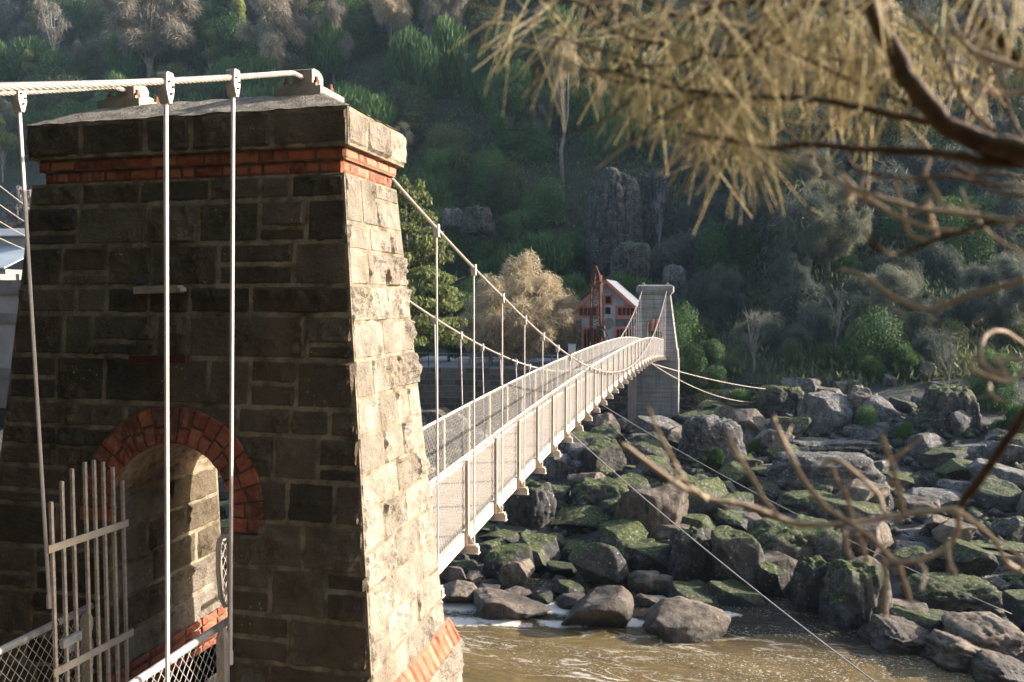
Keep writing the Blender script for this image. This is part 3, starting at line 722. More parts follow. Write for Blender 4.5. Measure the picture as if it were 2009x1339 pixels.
# ------------------------------------------------------------------ approach: walkway, two mesh railings, old gate
ap = thing('approach_walkway', 'timber landing leading to the arch of the near stone tower', 'walkway', (-3.98, 3.2, -3.4))
mb = MB(); y = 1.2
while y < 6.58:
    mb.box((-4.38 if y > 5 else -4.72, y, -3.47), (-3.56 if y > 5 else -3.28, y + .142, -3.41), 0, 0.5); y += .15
mb.build('boards', M['deck'], ap)
mb = MB()
for x in (-4.6, -3.4): mb.box((x - .05, 1.2, -3.7), (x + .05, 4.75, -3.472))
mb.build('bearer', M['timber'], ap)
def side_rail(x, lab, y0, y1):
    t = thing('mesh_railing', lab, 'railing', (x, 3.5, -3.4), 'mesh railings on the approach')
    m_ = MB(); m_.tube([(x, y0, -2.352), (x, y1, -2.345)], .027, 10)
    for y in (y1 - .08, y1 - .75, y1 - 1.55): m_.tube([(x, y - .03, -2.351), (x, y + .03, -2.351)], .031, 10)
    m_.build('top_rail', M['steelgrey'], t, smooth=True)
    for y in (y1 - .17, y1 - 1.72, y1 - 3.2):
        p = MB(); p.box((x - .032, y - .032, -3.42), (x + .032, y + .032, -2.43)); 
        p.hexa([(x - .032, y - .032, -2.43), (x + .032, y - .032, -2.43), (x + .032, y + .032, -2.43), (x - .032, y + .032, -2.43), (x - .01, y - .012, -2.36), (x + .01, y - .012, -2.36), (x + .01, y + .012, -2.36), (x - .01, y + .012, -2.36)])
        p.build('post', M['cream'], t)
    chain_link(lambda s, tt: (x, s, tt), y0, y1 - .1, -3.38, -2.375, 0.072, 0.0022, 0.75).build('wire_mesh', M['wire'], t)
    return t
side_rail(-4.61, 'mesh railing with grey pipe top ending at the left jamb behind the open gate', 1.3, 5.24)
sr = side_rail(-3.425, 'mesh railing with grey pipe top ending at the right jamb beside the latch loop', 1.3, 5.22)
# padlocked chain on the left rail
ch = thing('lock_chain', 'rusty chain and padlock wound round the railing beside the open gate', 'chain', (-4.6, 4.75, -2.35))
mb = MB()
for k in range(9):
    a = k * 0.7; c0 = Vector((-4.585 + .035 * math.cos(a), 4.72 + .012 * k, -2.36 + .045 * math.sin(a)))
    mb.tube([c0 + Vector((.014 * math.cos(b), .010 * math.sin(b) * (k % 2), .02 * math.sin(b))) for b in np.linspace(0, 6.28, 9)], .004, 5)
for k in range(5):
    c0 = Vector((-4.55, 4.80 + .01 * k, -2.40 - .028 * k)); mb.tube([c0 + Vector((.012 * math.cos(b) * (k % 2), .012 * math.cos(b) * ((k + 1) % 2), .019 * math.sin(b))) for b in np.linspace(0, 6.28, 9)], .004, 5)
mb.build('chain', M['darkiron'], ch)
mb = MB(); mb.box((-4.57, 4.82, -2.58), (-4.54, 4.87, -2.525)); mb.tube([(-4.555, 4.828, -2.53), (-4.555, 4.83, -2.50), (-4.555, 4.845, -2.49), (-4.555, 4.86, -2.50), (-4.555, 4.862, -2.53)], .004, 6); mb.build('padlock', M['steelgrey'], ch)
GX = -4.405
gate = thing('iron_gate', 'open cream iron gate with arched row of flaking bars in front of the arch', 'gate', (GX, 5.3, -3.3))
M['flaky'] = mat_mottle('flaking_cream_paint', (0.34, 0.285, 0.235), (0.64, 0.56, 0.46), 26, 0.7, 0.4, 80, 0.006)
for u, v in ((100, 985), (121, 945), (141, 920), (166, 907), (184, 903), (202, 907), (221, 917), (240, 943)):
    p = at_X(u, v, GX); mb = MB(); w = .0105
    mb.hexa([(GX - w, p.y - w, -3.36), (GX + w, p.y - w, -3.36), (GX + w, p.y + w, -3.36), (GX - w, p.y + w, -3.36), (GX - w, p.y - w, p.z), (GX + w, p.y - w, p.z), (GX + w, p.y + w, p.z), (GX - w, p.y + w, p.z)])
    mb.build('bar', M['flaky'], gate)
for (a, b_) in (((93, 1079), (250, 1026)), ((104, 1322), (260, 1240))):
    p, q = at_X(*a, GX + .013), at_X(*b_, GX + .013); mb = MB(); mb.beam(p + Vector((.006, 0, 0)), q + Vector((.006, 0, 0)), .012, .052); mb.build('cross_rail', M['cream'], gate)
mb = MB(); p = at_X(120, 1265, GX + .03); mb.box((GX + .02, p.y, p.z - .03), (GX + .05, p.y + .17, p.z + .03)); mb.build('bolt_plate', M['steelgrey'], gate)
# latch loop and keeper plate at the right jamb
lt = thing('latch_frame', 'cream steel latch loop and plate standing at the right jamb of the arch', 'gate latch', (-3.38, 5.3, -2.6))
mb = MB(); pts = [at_Y(u, v, 5.20) for u, v in ((461, 1050), (437, 1053), (429, 1064), (428, 1120), (433, 1172), (441, 1190), (452, 1186))]
mb.tube(pts, .017, 8); mb.build('loop', M['rod'], lt, smooth=True)
p, q = at_Y(446, 1050, 5.24), at_Y(461, 1049, 5.24)
mb = MB(); mb.box((p.x, 5.225, -3.4), (q.x, 5.25, p.z)); mb.build('plate', M['cream'], lt)

# ------------------------------------------------------------------ far concrete tower
def mat_concrete():
    t = NT('board_marked_concrete'); p = t.pos()
    st = t.noise(t.mapped(p, (0.4, 0.4, 6.0)), 1.4, 6)
    c = t.ramp(t.noise(p, 0.9, 6), [(0.3, (0.22, 0.21, 0.195)), (0.7, (0.41, 0.39, 0.365))])
    c = t.mix(t.ramp(st, [(0.4, 0.0), (0.7, 0.6)]), c, (0.10, 0.095, 0.09))
    dr = t.noise(t.mapped(p, (5.0, 5.0, 0.25)), 1.2, 5)
    c = t.mix(t.ramp(dr, [(0.5, 0.0), (0.7, 0.6)]), c, (0.085, 0.08, 0.075))
    wv = t.n.new('ShaderNodeTexWave'); wv.bands_direction = 'Z'; wv.inputs['Scale'].default_value = 1.05; wv.inputs['Distortion'].default_value = 0.6; t.link(p, wv.inputs[0])
    c = t.mix(t.ramp(wv.outputs['Fac'], [(0.0, 0.55), (0.06, 0.0)]), c, (0.07, 0.065, 0.06))
    t.col(c); t.rough(0.9); t.bump(t.math('ADD', st, t.math('MULTIPLY', t.noise(p, 18, 4), 0.3)), 0.5, 0.06); return t.m
M['concrete'] = mat_concrete()
def mat_ashlar():
    t = NT('dark_coursed_wall'); p = t.pos()
    br = t.n.new('ShaderNodeTexBrick'); br.inputs['Scale'].default_value = 1.0; br.inputs['Mortar Size'].default_value = 0.025; br.inputs['Brick Width'].default_value = 0.95; br.inputs['Row Height'].default_value = 0.45
    br.inputs['Color1'].default_value = (0.055, 0.050, 0.042, 1); br.inputs['Color2'].default_value = (0.17, 0.15, 0.12, 1); br.inputs['Mortar'].default_value = (0.20, 0.17, 0.135, 1); br.inputs['Bias'].default_value = -0.2
    cb = t.n.new('ShaderNodeCombineXYZ'); x = t.n.new('ShaderNodeSeparateXYZ'); t.link(p, x.inputs[0])
    t.link(t.math('ADD', t.math('ADD', x.outputs[0], t.math('MULTIPLY', x.outputs[1], 0.6)), t.math('MULTIPLY', t.noise(p, .9, 2), .35)), cb.inputs[0])
    t.link(t.math('ADD', x.outputs[2], t.math('MULTIPLY', t.noise(p, 1.1, 2), .22)), cb.inputs[1]); t.link(cb.outputs[0], br.inputs[0])
    c = t.mix(t.ramp(t.noise(p, 3, 6), [(0.4, 0.0), (0.7, 0.6)]), br.outputs[0], (0.07, 0.062, 0.05)); t.col(c); t.rough(0.9)
    t.bump(t.math('ADD', br.outputs['Fac'], t.noise(p, 6, 6)), 0.8, 0.08); return t.m
M['ashlar'] = mat_ashlar()
ft = thing('concrete_tower', 'far grey concrete bridge tower with flared cap standing on the rocks', 'bridge tower', (-3.95, 56, -8.7))
YF = 55.1
fcx = (XSR + XSL) / 2
def frustum(mb, cx, hw0, hw1, y0a, y1a, y0b, y1b, z0, z1, mi=0):
    mb.hexa([(cx - hw0, y0a, z0), (cx + hw0, y0a, z0), (cx + hw0, y1a, z0), (cx - hw0, y1a, z0), (cx - hw1, y0b, z1), (cx + hw1, y0b, z1), (cx + hw1, y1b, z1), (cx - hw1, y1b, z1)], mi)
# shaft with arched passage: front polygon extruded
sh = MB(); zt, zs = 0.30, -3.35; hw0, hw1 = 1.50, 1.02; ahw, asp = 0.52, -1.75
out = [(-hw0, zs), (-ahw, zs), (-ahw, asp)] + [(ahw * -math.cos(math.pi * k / 12), asp + ahw * math.sin(math.pi * k / 12)) for k in range(1, 12)] + [(ahw, asp), (ahw, zs), (hw0, zs), (hw1, zt), (-hw1, zt)]
fy = lambda z: YF + 0.10 * (z - zs) * 0.5; by = lambda z: YF + 1.75 - 0.1 * (z - zs) * 0.5
n = len(out); sh.add([(fcx + x, fy(z), z) for x, z in out] + [(fcx + x, by(z), z) for x, z in out],
                     [tuple(range(n)), tuple(reversed(range(n, 2 * n)))] + [((i + 1) % n, i, n + i, n + (i + 1) % n) for i in range(n)])
sh.build('shaft', M['concrete'], ft)
cp = MB(); frustum(cp, fcx, hw1 + .01, hw1 + .20, fy(zt), by(zt), fy(zt) - .17, by(zt) + .17, zt + .002, zt + .22); frustum(cp, fcx, hw1 + .20, hw1 + .20, fy(zt) - .17, by(zt) + .17, fy(zt) - .17, by(zt) + .17, zt + .222, zt + .58)
frustum(cp, fcx, hw1 + .18, hw1 + .02, fy(zt) - .15, by(zt) + .15, fy(zt) + .05, by(zt) - .05, zt + .582, zt + .68); cp.build('cap', M['concrete'], ft)
pd = MB(); frustum(pd, fcx, 1.60, 1.55, YF - .06, YF + 1.85, YF - .03, YF + 1.82, -4.05, -3.352); pd.build('step', M['concrete'], ft)
pd = MB(); frustum(pd, fcx, 1.66, 1.62, YF - .12, YF + 2.0, YF - .10, YF + 1.95, -9.6, -4.052); pd.build('pedestal', M['concrete'], ft)
M['pinkconc'] = mat_mottle('pinkish_render', (0.24, 0.19, 0.165), (0.36, 0.30, 0.27), 1.5, 0.9, 0.4, 14, 0.02)
pd = MB(); frustum(pd, fcx - 1.42, .26, .26, YF - .42, YF - .13, YF - .42, YF - .13, -8.6, dz(54.6) - .3); pd.build('render_pier', M['pinkconc'], ft)
for x in (XSL, XSR): saddle(x, ft, zt + .66, YF + .9, 0.9)
# striped board seen through the far arch
sb = thing('striped_barrier', 'red and white striped barrier board inside the far tower arch', 'barrier', (fcx, 56.9, -3.6))
for k in range(7):
    mb = MB(); x = fcx - .5 + k * .145
    mb.hexa([(x, 57.0, -2.2), (x + .143, 57.0, -2.2), (x + .143, 57.03, -2.2), (x, 57.03, -2.2), (x + .12, 57.0, -1.35), (x + .263, 57.0, -1.35), (x + .263, 57.03, -1.35), (x + .12, 57.03, -1.35)])
    mb.build('stripe', M['redpaint'] if k % 2 == 0 else M['white'], sb)
for x in (fcx - .42, fcx + .42): mb = MB(); mb.box((x - .03, 57.035, -5.2), (x + .03, 57.08, -1.5)); mb.build('leg', M['timber'], sb)

# ------------------------------------------------------------------ haulage shed
M['corr'] = None
def mat_corr(name, c0, c1, rusty):
    t = NT(name); p = t.pos()
    c = t.ramp(t.noise(p, 1.1, 6), [(0.3, c0), (0.7, c1)])
    wv = t.n.new('ShaderNodeTexWave'); wv.bands_direction = 'X'; wv.inputs['Scale'].default_value = 2.6; t.link(p, wv.inputs[0])
    c = t.mix(t.ramp(t.noise(t.mapped(p, (2, 2, .5)), 1.2, 5), [(0.55, 0.0), (0.75, rusty)]), c, (0.12, 0.055, 0.035))
    t.col(c); t.rough(0.55); t.bump(wv.outputs['Fac'], 1.0, 0.06); return t.m
M['corr'] = mat_corr('grey_corrugated_iron', (0.42, 0.48, 0.52), (0.60, 0.66, 0.70), 0.40)
M['roofiron'] = mat_corr('pale_roof_iron', (0.17, 0.19, 0.21), (0.25, 0.275, 0.30), 0.1)
SY = 62.0
def sp(u, v, y=None): return at_Y(u, v, SY if y is None else y)
ridge, el, er_ = sp(1190, 551), sp(1132, 603), sp(1249, 603)
xl, xr_, ze, zr, zg = el.x, er_.x, -0.62, ridge.z, -5.6
shed = thing('hoist_shed', 'grey corrugated iron shed with red trim behind the far concrete tower', 'shed', ((xl + xr_) / 2, SY + 3, zg))
SYB = SY + 6.5
mb = MB(); prof = [(xl, zg), (xr_, zg), (xr_, ze), (ridge.x, zr), (xl, ze)]; n = 5
mb.add([(x, SY, z) for x, z in prof] + [(x, SYB, z) for x, z in prof], [tuple(range(n)), tuple(reversed(range(n, 2 * n)))] + [((i + 1) % n, i, n + i, n + (i + 1) % n) for i in range(n)])
mb.build('wall', M['corr'], shed)
sl = (zr - ze) / (xr_ - ridge.x); ov = .28
mb = MB()
for sx, xe in ((1, xr_ + ov), (-1, xl - ov)):
    za = zr + .03; zb_ = zr + .03 - sl * abs(xe - ridge.x); q = [(ridge.x, za), (xe, zb_), (xe, zb_ + .07), (ridge.x, za + .07)]
    if sx < 0: q = [q[1], q[0], q[3], q[2]]
    mb.hexa([(q[0][0], SY - .35, q[0][1]), (q[1][0], SY - .35, q[1][1]), (q[1][0], SYB + .3, q[1][1]), (q[0][0], SYB + .3, q[0][1]), (q[3][0], SY - .35, q[3][1]), (q[2][0], SY - .35, q[2][1]), (q[2][0], SYB + .3, q[2][1]), (q[3][0], SYB + .3, q[3][1])])
mb.build('roof', M['roofiron'], shed)
for sx, xe in ((1, xr_ + ov), (-1, xl - ov)):
    mb = MB(); a = Vector((ridge.x, SY - .39, zr - .08)); b_ = Vector((xe, SY - .39, zr - .08 - sl * abs(xe - ridge.x))); mb.beam(a, b_, .06, .22); mb.build('bargeboard', M['redpaint'], shed)
def opening(name, u0, v0, u1, v1, panes=0, frame=.17, glass='glass', fr='redpaint'):
    a, b_ = sp(u0, v1), sp(u1, v0); x0, z0, x1, z1 = a.x, a.z, b_.x, b_.z
    f = MB(); y = SY - .06
    f.box((x0, y, z0), (x1, SY - .002, z0 + frame)); f.box((x0, y, z1 - frame), (x1, SY - .002, z1)); f.box((x0, y, z0 + frame), (x0 + frame, SY - .002, z1 - frame)); f.box((x1 - frame, y, z0 + frame), (x1, SY - .002, z1 - frame))
    for k in range(1, panes):
        x = lerp(x0 + frame, x1 - frame, k / panes); f.box((x - .025, y + .01, z0 + frame), (x + .025, SY - .004, z1 - frame))
    o = f.build(name, M[fr], shed)
    g = MB(); g.box((x0 + frame, SY - .03, z0 + frame), (x1 - frame, SY - .01, z1 - frame)); g.build('pane' if glass == 'glass' else 'opening', M[glass], o); return o
opening('window', 1132, 600, 1174, 624, 4); opening('window', 1208, 600, 1249, 623.5, 4)
opening('loft_door', 1185, 579, 1202, 599, 0, .11, 'dark'); opening('hatch', 1186.5, 602, 1199.5, 618, 0, .05, 'dark', 'corr')
opening('door', 1142, 643, 1180, 690, 5, .14, 'dark'); opening('door', 1206, 643, 1245, 676, 5, .14, 'dark')
M['discmix'] = mat_mottle('faded_round_plate', (0.16, 0.19, 0.20), (0.30, 0.24, 0.18), 3.5, 0.7, 0)
cpt = sp(1195, 634); mb = MB(); mb.tube([(cpt.x, SY - .12, cpt.z), (cpt.x, SY - .005, cpt.z)], .40, 24); mb.build('round_plate', M['discmix'], shed)
M['panel'] = mat_mottle('rusted_mesh_panel', (0.05, 0.045, 0.04), (0.20, 0.17, 0.15), 2.5, 0.8, 0.4, 20, 0.02)
for (u0, v0, u1, v1) in ((1208, 626, 1248, 641), (1131, 626, 1141, 686)):
    a, b_ = sp(u0, v1), sp(u1, v0); mb = MB(); mb.box((a.x, SY - .035, a.z), (b_.x, SY - .004, b_.z)); mb.build('patch_panel', M['panel'], shed)
# rusty lattice derrick
dr = thing('lattice_derrick', 'rusty iron lattice derrick standing in front of the corrugated shed', 'derrick', (-10.2, 60.3, -5.4))
DY = 60.4
def dp(u, v, y=DY): return at_Y(u, v, y)
legs = [(1155.5, 684, 1160, 545), (1182, 672, 1175.5, 540)]
for (u0, v0, u1, v1) in legs:
    for yy_ in (DY, DY + 1.3):
        a, b_ = dp(u0, v0), dp(u1, v1); a.y = yy_; b_.y = DY + .3 + (yy_ - DY) * .35; a.z = -5.5
        mb = MB(); mb.beam(a, b_, .09 if u0 < 1170 else .16, .09 if u0 < 1170 else .16); mb.build('leg', M['rust'], dr)
mb = MB()
for k in range(9):
    t0, t1 = k / 9, (k + 1) / 9
    for fl in (0, 1):
        A = legs[fl]; B = legs[1 - fl]
        a, b_ = dp(lerp(A[0], A[2], t0), lerp(A[1], A[3], t0)), dp(lerp(B[0], B[2], t1), lerp(B[1], B[3], t1)); mb.beam(a, b_, .03, .045)
    a, b_ = dp(lerp(legs[0][0], legs[0][2], t1), lerp(legs[0][1], legs[0][3], t1)), dp(lerp(legs[1][0], legs[1][2], t1), lerp(legs[1][1], legs[1][3], t1)); mb.beam(a, b_, .045, .05)
mb.build('lattice_bracing', M['rust'], dr)
mb = MB(); mb.beam(dp(1161, 547, DY + .3), dp(1169, 523, DY + .4), .10, .10); mb.beam(dp(1176, 541, DY + .3), dp(1169, 523, DY + .4), .12, .12); mb.beam(dp(1166, 560, DY + .3), dp(1169, 522, DY + .4), .12, .12); mb.beam(dp(1172, 568, DY + .2), dp(1180, 553, DY + .2), .10, .10)
mb.tube([dp(1161 + 4 * math.cos(a), 560 + 5 * math.sin(a), DY - .1) for a in np.linspace(0, 6.3, 13)], .04, 6); mb.build('head_gear', M['rust'], dr)
mb = MB(); a, b_ = dp(1171, 662), dp(1186, 640); mb.box((a.x, DY - .2, a.z), (b_.x, DY + .5, b_.z)); mb.beam(dp(1186, 645), dp(1196, 668), .08, .08); mb.tube([dp(1178 + 6 * math.cos(t), 654 + 7 * math.sin(t), DY - .3) for t in np.linspace(0, 6.3, 13)], .05, 6); mb.build('winch', M['darkiron'], dr)
# white meter box on a post by the shed
a, b_ = at_Y(1115, 693, 60), at_Y(1128, 677, 60)
bx = thing('meter_box', 'small white box on a post at the left of the shed', 'box', ((a.x + b_.x) / 2, 60.2, -5.4))
mb = MB(); mb.box((a.x, 60, a.z), (b_.x, 60.3, b_.z)); mb.box((a.x - .03, 59.97, b_.z), (b_.x + .03, 60.33, b_.z + .05)); mb.build('cabinet', M['white'], bx)
mb = MB(); mb.box(((a.x + b_.x) / 2 - .06, 60.1, -5.6), ((a.x + b_.x) / 2 + .06, 60.2, a.z)); mb.build('post', M['timber'], bx)

# ------------------------------------------------------------------ terrace: retaining wall, gravel, fence, picnic table
rw = MB(); WX = [(-6.0, 56.6), (-9.5, 57.2), (-14, 57.0), (-20, 56.6), (-30, 56.0), (-40, 55)]
for (x0, y0), (x1, y1) in zip(WX[:-1], WX[1:]):
    nseg = 8
    for k in range(nseg):
        xa, xb = lerp(x0, x1, k / nseg), lerp(x0, x1, (k + 1) / nseg); ya, yb = lerp(y0, y1, k / nseg), lerp(y0, y1, (k + 1) / nseg)
        za, zb_ = -5.15 + .05 * fbm(xa * 2, 0), -5.15 + .05 * fbm(xb * 2, 0)
        rw.add([(xa, ya, -5.0 - 5.2), (xb, yb, -10.2), (xb, yb + .6, za), (xa, ya + .6, za), (xa, ya + 1.4, za), (xb, yb + 1.4, za)], [(0, 3, 2, 1), (3, 4, 5, 2)])
rw = rw.build('retaining_wall', M['ashlar']); tag(rw, 'dark stone retaining wall below the terrace at the far bank', 'retaining wall')
M['gravel'] = mat_mottle('pale_gravel', (0.22, 0.215, 0.21), (0.34, 0.33, 0.32), 6, 0.95, 0.5, 40, 0.02)
mb = MB(); mb.add([(x, y, -5.19 + .02 * fbm(x, y)) for y in np.linspace(58.4, 70, 14) for x in np.linspace(-40, -9, 50)], [(j * 50 + i, j * 50 + i + 1, (j + 1) * 50 + i + 1, (j + 1) * 50 + i) for j in range(13) for i in range(49)])
tag(mb.build('gravel_terrace', M['gravel']), kind='structure')
fe = thing('wire_fence', 'thin wire fence with iron posts along the terrace edge', 'fence', (-20, 58.2, -5.2))
for k in range(12):
    x = -9.2 - k * 2.4; mb = MB(); mb.cyl((x, 58.25, -5.5), (x, 58.25, -4.05), .03, 6); mb.build('post', M['darkiron'], fe)
mb = MB()
for z in (-4.1, -4.5, -4.85): mb.tube([(-8.5, 58.25, z), (-37, 58.25, z)], .018 if z > -4.2 else .010, 5)
mb.build('rail', M['steelgrey'], fe)
pt = thing('picnic_table', 'timber picnic table on the terrace behind the wire fence', 'picnic table', (0, 0, 0))
a = at_Y(943, 706, 62); px, py, pz = a.x, 62, -5.2
mb = MB(); [mb.box((px - 1.1, py - .36 + k * .15, pz + .70), (px + 1.1, py - .23 + k * .15, pz + .75)) for k in range(5)]; mb.build('table_top', M['timber'], pt)
for sy in (-.72, .72): mb = MB(); mb.box((px - 1.1, py + sy - .13, pz + .42), (px + 1.1, py + sy + .13, pz + .46)); mb.build('bench', M['timber'], pt)
for sx in (-.8, .8):
    mb = MB(); mb.beam((px + sx, py - .6, pz), (px + sx, py - .15, pz + .69), .08, .1); mb.beam((px + sx, py + .6, pz), (px + sx, py + .15, pz + .69), .08, .1); mb.beam((px + sx + .06, py - .75, pz + .38), (px + sx + .06, py + .75, pz + .38), .06, .08); mb.build('leg', M['timber'], pt)

# ------------------------------------------------------------------ power house at the far left, overhead wires
ph = thing('power_house', 'beige rendered power house with parapet and pale iron roof at the left edge', 'building', (-50, 50, -8))
M['render'] = mat_mottle('beige_render', (0.26, 0.22, 0.19), (0.40, 0.35, 0.31), 0.6, 0.9, 0.3, 8, 0.02)
M['renderdark'] = mat_mottle('stained_render', (0.10, 0.085, 0.07), (0.24, 0.20, 0.17), 0.9, 0.9, 0.3, 8, 0.02)
M['blueroof'] = mat_corr('bluish_roof_iron', (0.30, 0.35, 0.39), (0.44, 0.49, 0.53), 0.05)
HY = 45.0
def hp(u, v, y=HY): return at_Y(u, v, y)
xe_ = hp(46, 600).x
def bxp(name, v0, v1, xr, y0, y1, m): mb = MB(); mb.box((-85, y0, hp(20, v1).z), (xr, y1, hp(20, v0).z)); return mb.build(name, M[m], ph)
bxp('lower_wall', 634, 722, xe_, HY, HY + 14, 'render'); bxp('string_course', 615, 634, xe_ + .15, HY - .15, HY + 14, 'renderdark')
bxp('upper_wall', 577, 615, xe_, HY + .02, HY + 14, 'render'); bxp('parapet', 550, 577, xe_ + .2, HY - .2, HY + 14, 'renderdark')
bxp('plinth', 722, 800, xe_ + .4, HY - .4, HY + 14, 'renderdark')
for u in (0, 38): a = hp(u, 545); mb = MB(); mb.box((a.x - .3, HY, hp(20, 549.5).z), (a.x, HY + .5, hp(20, 538).z)); mb.build('merlon', M['render'], ph)
mb = MB(); z0, z1 = hp(20, 525, HY + 3).z, hp(20, 483, HY + 7).z; x1 = hp(52, 500, HY + 5).x
mb.hexa([(-85, HY + 3, z0 - .1), (x1, HY + 3, z0 - .1), (x1, HY + 7, z1 - .1), (-85, HY + 7, z1 - .1), (-85, HY + 3, z0), (x1, HY + 3, z0), (x1, HY + 7, z1), (-85, HY + 7, z1)]); mb.build('roof', M['blueroof'], ph)
mb = MB(); mb.box((-85, HY + 3.3, hp(20, 550).z), (x1 - .2, HY + 12, z0 - .12)); mb.build('roof_wall', M['render'], ph)
mb = MB(); zz = hp(20, 484, HY + 7).z; zt_ = hp(20, 466, HY + 7).z; mb.box((-85, HY + 7.05, zz - .3), (x1, HY + 11, zt_)); mb.build('lantern', M['render'], ph)
mb = MB(); mb.hexa([(-85, HY + 6.8, zt_ + .02), (x1 + .2, HY + 6.8, zt_ + .02), (x1 + .2, HY + 11, zt_ + .02), (-85, HY + 11, zt_ + .02), (-85, HY + 6.8, zt_ + .12), (x1 + .2, HY + 6.8, zt_ + .12), (x1 + .2, HY + 9, zt_ + .9), (-85, HY + 9, zt_ + .9)]); mb.build('lantern_roof', M['roofiron'], ph)
for k, (v0, v1) in enumerate(((330, 433), (372, 462), (412, 484), (452, 505))):
    mb = MB(); mb.tube(sag(at_d(-60, v0 - 13, 24), at_d(95, v1 + 3, 34), .05, 10), .016, 5)
    tag(mb.build('overhead_wire', M['wire'], None), 'thin overhead wire slanting past the left edge of the stone tower', 'wire', 'overhead wires beside the tower')
# ------------------------------------------------------------------ boulders
def boulder_mesh(name, seed, planes=11, sub=4, flat=1.0, rough=0.06, mats=None, cut=0.62):
    rr = random.Random(seed); bm = bmesh.new(); bmesh.ops.create_icosphere(bm, subdivisions=sub, radius=1.0)
    P = []
    for k in range(planes):
        d = Vector((rr.gauss(0, 1), rr.gauss(0, 1), rr.gauss(0, .8))).normalized(); P.append((d, rr.uniform(cut, 0.85)))
    P.append((Vector((rr.uniform(-.3, .3), rr.uniform(-.3, .3), 1)).normalized(), rr.uniform(.4, .65)))
    for v in bm.verts:
        p = v.co.copy()
        for d, h in P:
            k = p.dot(d) - h
            if k > 0: p -= d * k * 0.96
        nrm = v.co.normalized()
        p += nrm * rough * (fbm(p.x * 1.7 + seed, p.y * 1.7, p.z * 1.7, 5) * 1.3 - 0.5 * abs(fbm(p.x * 3.5, p.y * 3.5 + seed, p.z * 3.5, 4)))
        v.co = p
    xs = [v.co.x for v in bm.verts]; ys = [v.co.y for v in bm.verts]; zs = [v.co.z for v in bm.verts]
    for v in bm.verts:
        v.co = Vector(((v.co.x - min(xs)) / (max(xs) - min(xs)) - .5, (v.co.y - min(ys)) / (max(ys) - min(ys)) - .5, (v.co.z - min(zs)) / (max(zs) - min(zs)) - .5))
    me = bpy.data.meshes.new(name); bm.to_mesh(me); bm.free()
    me.polygons.foreach_set('use_smooth', [True] * len(me.polygons))
    me.materials.append(mats); return me
def cliff_mesh(name, seed, mat, flat=False, sub=6):
    bm = bmesh.new(); bmesh.ops.create_icosphere(bm, subdivisions=sub, radius=1.0)
    for v in bm.verts:
        p = v.co; m = (abs(p.x) ** 5 + abs(p.y) ** 5 + abs(p.z) ** 5) ** .2; q = p / m
        q.x *= 1 - .16 * q.z + .10 * fbm(seed, q.z * 1.3, 1, 2); w_ = q
        if flat: q = Vector((q.z * 1.3, q.y, q.x * 1.3))
        n_ = fbm(q.x * 1.6 + seed, q.y * 1.6, q.z * .7, 5); cr = abs(fbm(q.x * 2.4, q.y * 2.4 + seed, q.z * .5, 3)); st = abs(fbm(q.x * .6, seed, q.z * 2.6, 3))
        A_ = .10 if flat else .17
        v.co = w_ * (.86 + A_ * n_ - A_ * .75 * max(0, .10 - cr) / .10 - .07 * max(0, .08 - st) / .08)
    for k in range(3):
        L = [v.co[k] for v in bm.verts]; lo, hi = min(L), max(L)
        for v in bm.verts: v.co[k] = (v.co[k] - lo) / (hi - lo) - .5
    me = bpy.data.meshes.new(name); bm.to_mesh(me); bm.free(); me.polygons.foreach_set('use_smooth', [True] * len(me.polygons)); me.materials.append(mat); return me
BM = {}
for mk in ('rock_mossy', 'rock_brown', 'rock_pale', 'rock_dark'):
    BM[mk] = [boulder_mesh(mk, 11 + 7 * k + len(mk), 10 + k % 4 * 2, 5, rough=.035 + .015 * (k % 3), mats=M[mk], cut=.40 + .07 * (k % 3)) for k in range(6)]
brng = random.Random(77)
def boulder(p, w, dpt, h, mk, label, rot=None, roll=0.0, var=None, name='boulder', group=None, cat='boulder'):
    me = BM[mk][var if var is not None else brng.randrange(6)]
    o = bpy.data.objects.new(name, me); COL.objects.link(o); o.location = p; o.scale = (w, dpt, h)
    o.rotation_euler = (brng.uniform(-.12, .12), roll, YAW + (rot if rot is not None else brng.choice([0, math.pi]) + brng.uniform(-.3, .3)))
    return tag(o, label, cat, group)
PLACED = []
def px_boulder(u0, v0, u1, v1, mk, label, roll=0.0, d=None, var=None, rot=None, hk=0.92, deep=.8, name='boulder', big=None):
    uc = (u0 + u1) / 2; hpx = v1 - v0
    if d is None: _, d = on_ground(uc, v1 - hpx * .16)
    d = min(d, 16663 / max(60, v1 - hpx * .10 - 588))
    w = (u1 - u0) * d / F_PX * 1.12; h = hpx * d / F_PX * hk * 1.06; dc = d + w * deep * .36
    p = at_d(uc, (v0 + v1) / 2 + hpx * .03, dc); w *= dc / d; h *= dc / d
    PLACED.append((p.x, p.y, w * .5)); o = boulder(p, w, w * deep, h * 1.12, mk, label, 0 if big else rot, roll, var, name)
    if big: o.data = cliff_mesh('outcrop', u0 * .013 + v0 * .7, M[mk], big == 'flat', 5); o.name = 'rock_outcrop'; o['category'] = 'rock'
def R1(L):
    for zx0, zy0, zx1, zy1, mk, lab, *kw in L: px_boulder(850 + zx0 * .3728, 840 + zy0 * .3728, 850 + zx1 * .3728, 840 + zy1 * .3728, 'rock_' + mk, lab, **(kw[0] if kw else {}))
def R2(L):
    for zx0, zy0, zx1, zy1, mk, lab, *kw in L: px_boulder(1400 + zx0 * .3727, 840 + zy0 * .3727, 1400 + zx1 * .3727, 840 + zy1 * .3727, 'rock_' + mk, lab, **(kw[0] if kw else {}))
